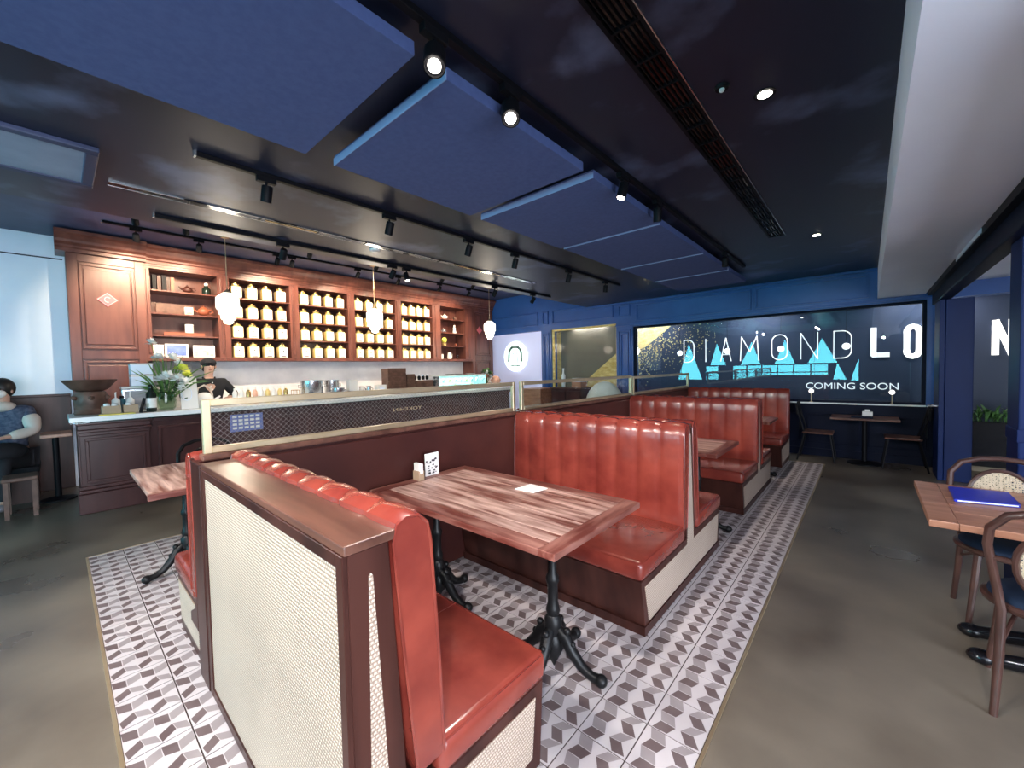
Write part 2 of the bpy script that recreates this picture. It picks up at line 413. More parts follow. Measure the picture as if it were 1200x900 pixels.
# gold ridge print on the backdrop and gold scatter on the hoarding
g = MB(); g.poly([(-4.32, 8.515, 1.82), (-5.05, 8.515, 1.26), (-5.25, 8.515, .6), (-4.32, 8.515, .6)])
part('gold_print', g, goldprint, bpy.data.objects['wall_backdrop'])
g = MB(); g.poly([(-5.84, 8.515, 0), (-5.84, 8.515, 2.42), (-6.12, 8.515, 2.42), (-6.12, 8.515, 0)])
part('gold_band', g, goldprint, bpy.data.objects['wall_backdrop'])
g = MB(); g.poly([(-4.25, 8.825, 1.75), (-3.75, 8.825, 1.95), (-3.2, 8.825, 2.36), (-3.05, 8.825, 2.62), (-4.25, 8.825, 2.62)])
hg = part('gold_print', g, goldprint, bpy.data.objects['wall_hoarding'])
fl = MB()
for k in range(900):
    t = random.random(); px = -4.2+t*1.9; q = random.gauss(0, .28)
    pz = 1.55+t*.75+q
    if not (.95 < pz < 2.55) or random.random() < t*.55: continue
    s_ = random.uniform(.008, .035)*(1-.5*t); a = random.random()*3
    fl.poly([(px+s_*math.cos(a+j*2.09)*random.uniform(.6, 1), 8.822, pz+s_*math.sin(a+j*2.09)) for j in range(3)])
o = part('gold_fleck', fl, goldprint, bpy.data.objects['wall_hoarding']); o['kind'] = 'stuff'

# lettering of the shop being built behind the glass
LB, LT = 1.575, 2.035
def stroke(mb, pts, w, y=8.81):
    for a, b in zip(pts, pts[1:]):
        a = Vector((a[0], 0, a[1])); b = Vector((b[0], 0, b[1])); d = (b-a).normalized(); n = Vector((-d.z, 0, d.x))*w/2; e = d*w*.25
        q = [a-e-n, b+e-n, b+e+n, a-e+n]
        mb.prism([(p.x, p.z) for p in q], 'y', y, y+.02)
def arc(cx, cz, rx, rz, a0, a1, n=8):
    return [(cx+rx*math.cos(math.radians(a0+(a1-a0)*i/n)), cz+rz*math.sin(math.radians(a0+(a1-a0)*i/n))) for i in range(n+1)]
def Dp(x0, x1): r = .12; return [(x0, LB), (x0, LT), (x1-r, LT)]+arc(x1-r, LT-r, r, r, 90, 0)+arc(x1-r, LB+r, r, r, 0, -90)+[(x0, LB)]
def Op(x0, x1):
    r = (x1-x0)/2; cx = (x0+x1)/2
    return arc(cx, LT-r, r, r, 180, 0)+arc(cx, LB+r, r, r, 0, -180)+[(x0, LT-r)]
letters = [([Dp(-2.92, -2.72)], .014), ([[(-2.49, LB), (-2.49, LT)]], .014), ([[(-2.21, LB), (-2.115, LT), (-2.02, LB)], [(-2.175, LB+.13), (-2.055, LB+.13)]], .014),
           ([[(-1.86, LB), (-1.84, LT), (-1.70, LB+.17), (-1.58, LT), (-1.55, LB)]], .014), ([Op(-1.34, -1.10)], .014),
           ([[(-.90, LB), (-.90, LT), (-.66, LB), (-.66, LT)]], .014), ([Dp(-.44, -.21)], .014),
           ([[(.065, LT), (.065, LB+.035), (.24, LB+.035)]], .075), ([[(a*.85+.078, b) for a, b in Op(.44, .60)]], .075),
           ([[(.87, LT), (.87, LB+.14)]+arc(.985, LB+.15, .115, .115, 180, 360)+[(1.10, LT)]], .075), ([[(1.35, LB), (1.35, LT), (1.50, LB), (1.50, LT)]], .07)]
sg = thing('shop_sign', 'white lettering DIAMOND LOUNGE with COMING SOON on black hoarding behind the window', 'sign', (-1.0, 8.81, LB))
for ps, w in letters:
    mb = MB()
    for p in ps: stroke(mb, p, w)
    part('letter', mb, signwhite, sg)
me = text_mesh('COMING SOON', .155, signwhite, .003, 0)
o = link('lettering', me, sg); o.rotation_euler = (PI/2, 0, 0); o.location = (-.83+1.0, 0, 1.05-LB)
xs = [v.co.x for v in me.vertices]; o.scale = (1.19/(max(xs)-min(xs)), 1, 1)
# round lit emblem
em = thing('round_lit_emblem', 'round white lit wall emblem with green arch shape beside the bar', 'sign', (-7.15, 8.24, 1.85))
part('glow_disc', MB().lathe([(.40, 0), (.40, -.03)], (-7.15, 8.266, 1.85), 32, ax='y'), signglow, em)
mb = MB(); stroke(mb, [(-7.38, 1.72), (-7.36, 2.0), (-7.26, 2.10), (-7.04, 2.10), (-6.94, 2.0), (-6.92, 1.72)], .075, 8.225)
part('arch', mb, signgreen, em)
mb = MB(); stroke(mb, [(-7.32, 1.60), (-6.98, 1.60)], .03, 8.225); stroke(mb, [(-7.24, 1.62), (-7.24, 1.86)], .02, 8.225); stroke(mb, [(-7.06, 1.62), (-7.06, 1.86)], .02, 8.225)
stroke(mb, [(-7.22, 1.90), (-7.22, 1.96)], .03, 8.225); stroke(mb, [(-7.08, 1.90), (-7.08, 1.96)], .03, 8.225)
part('figure', mb, signgreen, em)

# back wall behind the camera: its tall pointed windows are what the wide pane mirrors
wb = MB(); YB = -5.0
tri = [(-8.46, -8.224, -7.96, 1.56, 2.60), (-7.436, -6.871, -6.225, .80, 2.66), (-5.865, -5.552, -5.139, 1.50, 2.58), (-4.518, -4.061, -3.685, 1.50, 2.57), (-3.157, -2.776, -2.40, 1.50, 2.56), (-1.95, -1.46, -.95, 1.50, 2.55)]
cols = [(LX, tri[1][0]), ]
def wallpoly(pts): wb.prism([(x, z) for x, z in pts], 'y', YB-.1, YB)
wallpoly([(LX-.2, 0), (LX-.2, UZ+.1), (-7.436, UZ+.1), (-7.436, 0)])
prev = -7.436
for (a, m_, c, z0, z1) in tri[1:]:
    if a > prev: wallpoly([(prev, 1.44), (prev, UZ+.1), (a, UZ+.1), (a, 1.44)])
    wallpoly([(a, z0), (a, UZ+.1), (m_, UZ+.1), (m_, z1)]); wallpoly([(m_, z1), (m_, UZ+.1), (c, UZ+.1), (c, z0)])
    if z0 > 1: wallpoly([(a, 1.44), (a, 1.50), (c, 1.50), (c, 1.44)])
    prev = c
wallpoly([(-7.436, 0), (-7.436, .80), (LX, .80), (LX, 0)])
wallpoly([(-7.436, 0), (-7.436, .80), (-.55, .80), (-.55, 0)])
wallpoly([(-6.225, .80), (-6.225, 1.44), (-6.10, 1.44), (-6.10, .80)])
x = -6.10
for k in range(8):
    if k == 1: wallpoly([(x, .80), (x, 1.44), (x+.605, 1.44), (x+.605, .80)])
    else: wallpoly([(x, .80), (x, 1.44), (x+.04, 1.44), (x+.04, .80)]); wallpoly([(x+.04, 1.10), (x+.04, 1.14), (x+.605, 1.14), (x+.605, 1.10)])
    x += .605
wallpoly([(-1.26, .80), (-1.26, 1.44), (-1.09, 1.44), (-1.09, .80)])
wallpoly([(-1.09, .80), (-.95, 1.50), (-1.02, 1.50), (-1.09, 1.44)])
wallpoly([(-.95, 1.5), (-.95, UZ+.1), (-.55, UZ+.1), (-.55, .8), (-.65, .8)])
wallpoly([(-.55, 0), (-.55, UZ+.1), (-.52, UZ+.1), (-.52, 0)])
wallpoly([(-.52, 0), (-.52, .76), (-.28, .76), (-.28, 0)])
wallpoly([(-.52, .76), (-.52, UZ+.1), (-.28, UZ+.1), (-.28, 1.65)])
wallpoly([(-.28, 0), (-.28, UZ+.1), (4.6, UZ+.1), (4.6, 0)])
wbo = struct('wall_back', wb, darkblue)
part('tinted_glass', B(-7.5, YB-.13, .75, -.25, YB-.12, 2.7), teal_tint, wbo)
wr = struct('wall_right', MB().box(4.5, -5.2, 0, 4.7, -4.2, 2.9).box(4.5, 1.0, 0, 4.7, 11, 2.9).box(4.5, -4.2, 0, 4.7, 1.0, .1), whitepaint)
struct('added_daylight_door', MB().box(4.5, -4.2, 2.4, 4.6, 1.0, 2.9).box(4.52, -1.65, .1, 4.58, -1.55, 2.4), blackm)  # unseen glazed opening added to let daylight in from the right

# right hand side: beam, folding posts, planter behind
bm_ = thing('ceiling_beam', 'black and grey beam running along the edge of the white ceiling', 'beam', (.63, 3.5, 2.38))
part('black_rail', B(.60, 1.5, 2.385, .645, 7.9, 2.44), blackm, bm_)
part('fascia', B(.645, 1.5, 2.25, .76, 7.9, 2.44), darkblue, bm_, bevel=.01)
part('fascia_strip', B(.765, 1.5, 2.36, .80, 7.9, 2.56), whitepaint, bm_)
part('blue_patch', B(.596, 4.4, 2.40, .602, 5.5, 2.435), leftwallm, bm_)
p1 = thing('folded_door_post', 'deep blue folded door post beside the far window', 'door post', (.8, 7.5, 0))
part('door_leaf', B(.66, 7.26, 0, .71, 7.75, 2.25), bluepost, p1, bevel=.006)
part('door_leaf', B(.715, 7.28, 0, .95, 7.78, 2.25), bluepost, p1, bevel=.006)
hd = MB().tube([(.60, 7.30, .93), (.56, 7.28, .93), (.56, 7.16, .93)], .008); hd.lathe([(.018, .66), (.018, .60)], (0, 7.30, .93), 10, ax='x')
part('door_handle', hd, steel, p1, smooth=True)
p2 = thing('blue_door_post', 'tall deep blue post at the right edge behind the table', 'door post', (.75, 4.2, 0))
part('post', B(.70, 3.93, 0, .98, 4.2, 2.25), bluepost, p2, bevel=.008)
part('post_band', B(.695, 3.925, .98, .985, 4.205, 1.06), bluepost, p2, bevel=.004)
pl = thing('planter_box', 'black planter box with leafy green plant behind the folded door', 'planter', (1.5, 8.0, 0))
part('box', B(.9, 7.85, .12, 2.4, 8.12, .70), gloss_black, pl, bevel=.01)
lf = MB()
for k in range(260):
    cx = random.uniform(.95, 2.3); a = random.uniform(0, 2*PI); ln = random.uniform(.14, .34); el = random.uniform(.5, 1.4)
    b0 = Vector((cx, 7.98+random.uniform(-.06, .06), .68)); d = Vector((math.cos(a)*math.cos(el), math.sin(a)*math.cos(el)*.6, math.sin(el)))
    tip = b0+d*ln+Vector((0, 0, -.05)); mid = b0+d*ln*.55+Vector((0, 0, .03)); w = d.cross(Vector((0, 0, 1))).normalized()*.018
    lf.poly([b0, mid+w, tip, mid-w])
o = part('foliage', lf, leafm, pl); o['kind'] = 'stuff'
struct('trim_3', B(.96, 8.13, 0, 4.5, 8.4, .10), oat)
struct('floor_lounge', B(.96, 6.8, 0, 4.5, 8.13, .004), oat)

# ------------------------------------------------------------------ ceiling fittings
def cloud(y0, y1, x0, x1, label):
    t = thing('acoustic_panel', label, 'ceiling panel', ((x0+x1)/2, (y0+y1)/2, 2.79), group='acoustic ceiling panels')
    part('felt_board', B(x0, y0, 2.792, x1, y1, 2.85), panelm, t, bevel=.003)
    part('edge_trim', B(x0, y0-.004, 2.79, x1, y0, 2.835), paneledge, t)
    hg = MB()
    for x in (x0+.2, x1-.2):
        for y in (y0+.2, y1-.2): part('hanger', MB().tube([(x, y, 2.85), (x, y, CZ)], .006, 6), blackm, t)
    pass
cloud(-.11, 1.025, -2.49, -1.40, 'largest blue felt ceiling panel at the top left of the picture')
cloud(1.20, 2.345, -2.50, -1.41, 'second blue felt ceiling panel behind the large bright lamp')
cloud(2.475, 3.66, -2.50, -1.41, 'third blue felt ceiling panel counting away from the camera')
cloud(3.70, 4.98, -2.48, -1.43, 'fourth blue felt ceiling panel counting away from the camera')
cloud(5.02, 6.1, -2.46, -1.44, 'fifth blue felt ceiling panel counting away from the camera')
cloud(6.14, 7.2, -2.46, -1.44, 'farthest blue felt ceiling panel near the blue wall')

def track(x, y0, y1, z, label):
    t = thing('light_track', label, 'light track', (x, (y0+y1)/2, z))
    part('rail', B(x-.018, y0, z-.03, x+.018, y1, z), blackm, t, bevel=.002, seg=1)
    part('end_cap', B(x-.02, y0-.012, z-.032, x+.02, y0, z), steel, t)
track(-1.316, -.8, 6.47, CZ, 'black light track right of the blue ceiling panels')
track(-3.14, .63, 6.33, CZ, 'black light track left of the blue ceiling panels')
track(-4.58, .61, 6.34, CZ, 'black light track at the edge of the lowered ceiling')
track(-6.30, .45, 7.1, UZ, 'black light track on the upper ceiling in front of the bar lamps')
track(-7.05, .45, 7.4, UZ, 'black light track nearest the cabinet cornice')
LENSME = MB().lathe([(.026, 0), (.026, .004)], n=16).mesh('lens', lens)
def spot(x, y, z, tgt, label, power=40, col=(1, .86, .68), lit=True, r=.034, ln=.11, angle=60):
    t = thing('track_spotlight', label, 'spotlight', (x, y, z), group=None)
    part('adapter', B(-.02, -.06, -.065, .02, .06, -.03), blackm, t, world=False, bevel=.003)
    part('stem', MB().tube([(0, 0, -.065), (0, 0, -.13)], .008, 8), blackm, t, world=False)
    d = (Vector(tgt)-Vector((x, y, z-.14))).normalized()
    h = MB().lathe([(r*.8, -ln*.5), (r, -ln*.42), (r, ln*.5), (r*.9, ln*.5), (r*.85, ln*.42)], n=18)
    q = d.to_track_quat('Z', 'Y')
    ho = part('head', h, blackm, t, world=False, smooth=True); ho.location = (0, 0, -.14); ho.rotation_mode = 'QUATERNION'; ho.rotation_quaternion = q
    if lit:
        lo = link('lens', LENSME, ho, (0, 0, ln*.46))
        l = bpy.data.lights.new('bulb', 'SPOT'); l.energy = power; l.color = col; l.spot_size = math.radians(angle); l.spot_blend = .6; l.shadow_soft_size = .03
        lb = bpy.data.objects.new('bulb', l); C.objects.link(lb); lb.parent = ho; lb.location = (0, 0, ln*.5+.015); lb.rotation_euler = (PI, 0, 0)
    return t
# right track: the two nearest glare towards the camera
spot(-1.316, 1.06, CZ, (-.6, .4, 1.0), 'blazing spotlight at the top of the picture on the right track', 60, (1, .95, .9), r=.045)
spot(-1.316, 1.52, CZ, (-.6, .7, .9), 'second blazing spotlight from the top on the right track', 60, (1, .95, .9), r=.045)
spot(-1.316, 2.72, CZ, (-1.7, 2.4, .8), 'grey spotlight third along the right track', 45)
spot(-1.316, 3.35, CZ, (-1.6, 4.0, .8), 'grey spotlight fourth along the right track', 45)
spot(-1.316, 5.46, CZ, (-1.6, 6.3, .8), 'farthest spotlight on the right track', 45)
ords = ['nearest', 'second', 'third', 'fourth', 'fifth', 'sixth', 'seventh', 'eighth']
for k, (y, tx, ty) in enumerate(((1.02, -4, 1.0), (1.98, -4.2, 2.0), (2.91, -4.2, 3), (3.65, -4.2, 4), (4.79, -4, 5), (5.84, -3.6, 6.3))):
    spot(-3.14, y, CZ, (tx, ty, .5), '%s spotlight on the track left of the blue panels' % ords[k], 40)
for k, (y, tx) in enumerate(((1.62, -6.2), (2.91, -6.4), (3.12, -4.0), (4.80, -6.2), (5.80, -6.2))):
    spot(-4.58, y, CZ, (tx, y+.1, .9), '%s spotlight on the track at the lowered ceiling edge' % ords[k], 35)
for k, y in enumerate((.67, 1.13, 2.60, 3.7, 5.12, 5.95)):
    spot(-6.30, y, UZ, (-7.9, y+.3, 2.4), '%s spotlight on the outer upper track' % ords[k], 110, (1, .78, .52), angle=75)
for k, y in enumerate((.75, 1.40, 2.40, 2.62, 3.75, 4.6, 5.64, 6.5)):
    spot(-7.05, y, UZ, (-7.95, y+.1, 2.6), '%s spotlight on the track by the cornice' % ords[k], 50, (1, .78, .55), angle=90)

# added fill spotlights out of view, lighting the booths from behind the camera
for k, (x, y, tx, ty, tz) in enumerate(((-1.316, -.55, -1.4, 1.2, .4), (-1.316, -1.6, -1.6, .43, .6), (-3.14, -1.0, -2.2, .43, .5), (-3.14, -2.4, -3.5, 0, 0), (.35, -.6, .6, 1.6, 0))):
    z = CZ if x < 0 else 2.44
    spot(x, y, z, (tx, ty, tz), 'added wide fill spotlight on the ceiling behind the viewpoint, %s' % ords[k], 120, (1, .93, .87), r=.05, angle=110)
# added strips, hidden by the header, brighten the hoarding and backdrop
for k, (x, p) in enumerate(((-5.0, 9), (-3.6, 26), (-1.6, 25), (.6, 25))):
    t = thing('fill_strip_light', 'added fill strip light above the hoarding behind the glass, %s from the left' % ords[k].replace('nearest', 'first'), 'strip light', (x, 8.2 if x < -6 else 8.47, 2.53))
    part('batten', B(-.45, -.02, -.02, .45, .02, .02), ceramic, t, world=False) if x > -6 else None
    l = bpy.data.lights.new('tube', 'AREA'); l.shape = 'RECTANGLE'; l.size = .9; l.size_y = .05; l.energy = p*.5; l.color = (1, .97, .92)
    lo = bpy.data.objects.new('tube', l); C.objects.link(lo); lo.parent = t; lo.location = (0, 0, -.03)
# grille, slot diffuser, vent, downlights
gr = thing('ceiling_grille', 'long black slatted air grille in the dark ceiling', 'air grille', (-.755, 2, CZ))
part('frame', MB().box(-.83, -1.5, CZ-.012, -.812, 5.25, CZ).box(-.695, -1.5, CZ-.012, -.677, 5.25, CZ).box(-.812, 5.235, CZ-.012, -.695, 5.25, CZ), blackm, gr)
part('frame_edge', MB().box(-.677, -1.5, CZ-.014, -.672, 5.25, CZ), steel, gr)
for k in range(5):
    x = -.80+k*.0235; part('slat', MB().box(x, -1.5, CZ-.010, x+.005, 5.235, CZ-.001), blackm, gr)
sm = B(-.812, 0, CZ-.011, -.695, .012, CZ-.0005)
for k in range(29): part('cross_bar', sm.mesh('cross_bar', greystone if False else blackm) if k == 0 else bpy.data.objects['cross_bar'].data, None, gr, loc=(0, -1.4+k*.23, 0))
part('dark_slot', MB().box(-.812, -1.5, CZ-.0008, -.695, 5.235, CZ-.0002), gloss_black, gr)
sd = thing('slot_diffuser', 'long black slot diffuser with chipped white edges in the ceiling', 'air diffuser', (-4.06, 2.7, CZ))
part('slot', B(-4.10, .30, CZ-.008, -4.03, 5.2, CZ), gloss_black, sd)
e = MB()
for side in (-4.108, -4.03):
    y = .3
    while y < 5.2:
        l = random.uniform(.1, .5); e.box(side, y, CZ-.010, side+.008, min(5.2, y+l), CZ-.0001); y += l+random.uniform(0, .25)
part('chipped_edge', e, steel, sd)['kind'] = 'stuff'
for k in range(9): part('divider', B(-4.10, .75+k*.5, CZ-.011, -4.03, .765+k*.5, CZ-.008), blackm, sd)
part('bright_strip', MB().box(-4.075, 1.3, CZ-.012, -4.055, 1.75, CZ-.0085).box(-4.075, 3.5, CZ-.012, -4.055, 4.4, CZ-.0085), goldlid, sd)
av = thing('ceiling_vent', 'grey blue rectangular air vent at the left of the ceiling', 'air vent', (-3.85, -.3, CZ))
part('face', B(-4.14, -1.2, CZ-.02, -3.56, .17, CZ), mat('vent_grey', (.22, .28, .40), .5, col2=(.28, .34, .47), scale=4), av)
f = MB().box(-4.20, -1.26, CZ-.03, -4.14, .23, CZ).box(-3.56, -1.26, CZ-.03, -3.50, .23, CZ).box(-4.14, .17, CZ-.03, -3.56, .23, CZ)
part('frame', f, upceil, av, bevel=.006)
for k, (x, y, lab) in enumerate(((-.41, 2.48, 'bright recessed downlight in the dark ceiling right of the grille'), (-.43, 5.54, 'small recessed downlight near the far end of the grille'))):
    t = thing('downlight', lab, 'downlight', (x, y, CZ))
    part('ring', MB().lathe([(.035, -.004), (.05, -.004), (.05, 0), (.035, 0)], (x, y, CZ), 20), blackm, t)
    part('lens', MB().lathe([(.033, -.006), (.033, -.003)], (x, y, CZ), 18), lens, t)
t = thing('ceiling_sensor', 'small round grey ceiling sensor beside the bright downlight', 'sensor', (-.56, 2.27, CZ))
part('ring', MB().lathe([(.03, -.012), (.036, 0)], (-.56, 2.27, CZ), 16), blackm, t)
part('eye', MB().ball((-.56, 2.27, CZ-.014), .014), ceramic, t, smooth=True)
single('smoke_detector', MB().lathe([(.03, -.03), (.055, -.02), (.06, 0)], n=20), ceramic, 'round white smoke detector beside the slot diffuser', 'smoke detector', (-4.2, 2.45, CZ), smooth=True)

# ------------------------------------------------------------------ booth seating
BX0, BX1 = -2.40, XR
def backrest(parent, X0, X1, prof, n, name='backrest', axis='x', amp=.012, seamk=None, origin=(0, 0, 0)):
    """channelled back: prof = [(d, z)] from the seat up over the top and down behind; axis = the long direction"""
    P = []
    for a, b in zip(prof, prof[1:]):
        L = math.hypot(b[0]-a[0], b[1]-a[1]); k = max(1, int(L/.06))
        for i in range(k): P.append((a[0]+(b[0]-a[0])*i/k, a[1]+(b[1]-a[1])*i/k))
    P.append(prof[-1]); nv = len(P)
    cen = (sum(p[0] for p in P)/nv, sum(p[1] for p in P)/nv)
    mb = MB(); per = 8; nu = n*per
    for i in range(nu+1):
        u = i/nu; c = abs(math.sin(PI*u*n))**.45
        for j, p in enumerate(P):
            a = P[max(j-1, 0)]; b = P[min(j+1, nv-1)]
            t = Vector((b[0]-a[0], b[1]-a[1])).normalized(); nn = Vector((t.y, -t.x))
            if nn.dot(Vector((p[0]-cen[0], p[1]-cen[1]))) < 0: nn = -nn
            w = amp*c
            if j in (0, nv-1): w = 0
            if seamk and abs(p[1]-seamk) < .012 and j < nv*.8: w *= .15
            d, z = p[0]+nn.x*w, p[1]+nn.y*w; l = X0+(X1-X0)*u
            mb.v.append((l, d, z) if axis == 'x' else (d, l, z))
    for i in range(nu):
        for j in range(nv-1):
            a = i*nv+j; mb.f.append((a, a+1, a+nv+1, a+nv)); mb.m.append(0)
    for i in (0, nu): mb.f.append(tuple(i*nv+j for j in range(nv))); mb.m.append(0)
    for i in range(nu): mb.f.append((i*nv, (i+1)*nv, (i+1)*nv+nv-1, i*nv+nv-1)); mb.m.append(0)
    o = part(name, mb, leather, parent, smooth=50)
    # piping at both ends
    for l in (X0, X1):
        pts = [((l, p[0], p[1]) if axis == 'x' else (p[0], l, p[1])) for p in P]
        part('piping', MB().tube(pts, .005, 6), leather, o, smooth=True)
    # piping along the rear top seam
    q = P[-3]
    part('piping', MB().tube([((l, q[0], q[1]) if axis == 'x' else (q[0], l, q[1])) for l in (X0, X1)], .006, 6), leather, o, smooth=True)
    # buttons where the channels meet the top
    for i in range(1, n):
        l = X0+(X1-X0)*i/n; k = max(range(nv), key=lambda j: P[j][1]); k = max(k-2, 0)
        c = (l, P[k][0], P[k][1]) if axis == 'x' else (P[k][0], l, P[k][1])
        part('tuft_button', MB().ball(c, .009, n=8, k=6), leather, o, smooth=True)
    return o
def F(yb, s, pts):            # local depth -> world y
    return [(yb+s*d, z) for d, z in pts]
def seat(parent, y0, y1, x0=BX0, x1=BX1):
    ya, yb = min(y0, y1), max(y0, y1)
    o = part('seat_cushion', B(x0, ya, .325, x1+.012, yb, .435), leather, parent, bevel=.032, seg=4, smooth=60)
    yf = y1
    part('piping', MB().tube([(x0+.02, yf+(.012 if y1 < y0 else -.012), .424), (x1-.01, yf+(.012 if y1 < y0 else -.012), .424), (x1+.001, yf+(.03 if y1 < y0 else -.03), .424), (x1+.001, y0, .424)], .004, 6), leather, o, smooth=True)
    for k in (1, 2):
        xs_ = x0+(x1-x0)*k/3; part('seam', MB().tube([(xs_, ya+.04, .4345), (xs_, yb-.02, .4345)], .0022, 5), seam, o)
def base_and_cane(parent, prof, canepoly, x0=BX0, x1=BX1, wood_=None):
    part('base', MB().prism(prof, 'x', x0, x1), wood_ or wood, parent, bevel=.003, seg=1)
    part('cane_panel', MB().prism(canepoly, 'x', x1-.001, x1+.003), cane, parent)
def bench_half(parent, yb, s, depth, lean=.03):
    """yb = y of the back face at seat height; s = facing direction"""
    prof = F(yb, s, [(0, .40), (-.008, .70), (-.022, 1.03), (-.035, 1.082), (-.06, 1.105), (-.095, 1.108), (-.118, 1.09), (-.122, 1.05), (-.112, .80), (-.075, .40)])
    backrest(parent, BX0, BX1+.004, prof, 9, seamk=1.06)
    seat(parent, yb-s*.02, yb+s*depth)
# bench nearest the camera
bA = thing('booth_bench', 'single red leather booth bench nearest the camera with wide cane back', 'booth bench', (-1.65, .8, .008))
BAX = -2.31
part('back_box', MB().prism([(.435, .01), (.435, 1.07), (.545, 1.07), (.60, .01)], 'x', BAX, XR), wood, bA, bevel=.003, seg=1)
part('top_board', MB().box(BAX-.01, .425, 1.07, XR+.006, .565, 1.095), woodx, bA, bevel=.004)
part('cane_panel', B(BAX+.05, .428, .05, XR-.035, .435, 1.035), cane, bA)
fr = MB().box(BAX, .422, .01, BAX+.05, .436, 1.07).box(XR-.035, .422, .01, XR, .436, 1.07).box(BAX+.05, .422, 1.035, XR-.035, .436, 1.07).box(BAX+.05, .422, .01, XR-.035, .436, .05)
part('cane_frame', fr, wood, bA, bevel=.002, seg=1)
part('cane_wedge', MB().prism([(.487, 1.0), (.492, 1.008), (.498, 1.0), (.545, .04), (.468, .04)], 'x', XR-.001, XR+.002), cane, bA)
prof = [(.700, .40), (.690, .70), (.672, 1.03), (.662, 1.085), (.635, 1.112), (.595, 1.118), (.568, 1.105), (.556, 1.06), (.575, .80), (.61, .40)]
backrest(bA, BX0+.02, XR+.004, prof, 9, seamk=1.06)
seat(bA, .68, 1.19)
base_and_cane(bA, [(.56, .01), (1.15, .01), (1.175, .325), (.56, .325)], [(.66, .07), (1.10, .07), (1.125, .285), (.66, .285)])
def double_bench(yo, lab):
    t = thing('back_to_back_bench', lab, 'booth bench', (-1.65, 2.875+yo, .008), group=None)
    y = lambda v: v+yo
    bench_half(t, y(2.72), -1, .675); bench_half(t, y(3.03), 1, .575)
    base_and_cane(t, [(y(2.115), .01), (y(3.555), .01), (y(3.595), .325), (y(2.95), .325), (y(2.905), 1.085), (y(2.845), 1.085), (y(2.80), .325), (y(2.06), .325)],
                  [(y(2.155), .07), (y(3.515), .07), (y(3.55), .285), (y(2.935), .285), (y(2.93), .33), (y(2.88), 1.03), (y(2.868), 1.03), (y(2.81), .33), (y(2.80), .285), (y(2.105), .285)])
    part('divider_board', MB().prism([(y(2.90), 1.07), (y(2.885), 1.07), (y(2.935), .30), (y(2.99), .30), (y(2.995), .34), (y(2.945), .345)], 'x', XR-.002, XR+.006), wood, t)
    part('top_strip', MB().box(BX0, y(2.85), 1.085, XR, y(2.90), 1.097), woodx, t)
    part('skirting', MB().box(BX0, y(2.09), .01, XR+.006, y(3.575), .06), wood, t)
    return t
double_bench(0, 'red leather back-to-back bench beyond the nearest table')
double_bench(2.36, 'red leather back-to-back bench in the middle of the row')
bF = thing('end_bench', 'farthest red leather booth bench closest to the blue wall', 'booth bench', (-1.65, 7.2, .008))
bench_half(bF, 7.44, -1, .675)
base_and_cane(bF, [(6.835, .01), (7.60, .01), (7.60, 1.085), (7.565, 1.085), (7.52, .325), (6.78, .325)], [(6.875, .07), (7.55, .07), (7.55, .34), (7.5, .30), (6.825, .285)])

# partition with the long banquette behind it
pw = struct('wall_middle', MB().box(-2.485, .44, 0, -2.43, 7.66, 1.085), redwood)
for k in range(3): part('panel', B(-2.43, .62+k*2.36, .02, -2.405, 2.80+k*2.36, 1.07), redwood, pw, bevel=.003, seg=1)
part('cap_rail', B(-2.495, .455, 1.085, -2.415, 7.66, 1.115), woodx, pw, bevel=.004)
bq = thing('banquette', 'long red leather banquette facing the bar behind the glass screens', 'banquette', (-2.8, 4, .008))
prof = [(-2.615, .40), (-2.61, .70), (-2.60, 1.03), (-2.59, 1.085), (-2.565, 1.11), (-2.535, 1.115), (-2.51, 1.10), (-2.50, 1.06), (-2.50, .80), (-2.50, .40)]
backrest(bq, .42, 7.6, prof, 40, axis='y', seamk=1.06)
c = part('seat_cushion', B(-3.15, .425, .325, -2.60, 7.6, .435), leather, bq, bevel=.032, seg=4, smooth=60)
part('base', MB().prism([(-3.13, .325), (-3.08, .01), (-2.50, .01), (-2.50, .325)], 'y', .44, 7.6), wood, bq)
part('cane_panel', MB().prism([(-3.10, .285), (-3.055, .07), (-2.60, .07), (-2.60, .285)], 'y', .436, .442), cane, bq)
part('end_board', MB().prism([(-2.497, .22), (-2.497, 1.09), (-2.515, 1.10), (-2.53, .40), (-2.56, .32), (-2.66, .27), (-2.66, .22)], 'y', .418, .436), wood, bq, bevel=.003)
part('end_trim', B(-2.49, .418, .01, -2.315, .438, 1.088), wood, pw, bevel=.004)
part('cap', B(-2.60, .415, .98, -2.50, .425, 1.0), leather, bq)

kraftw = mat('wire', (.42, .36, .35), .5)
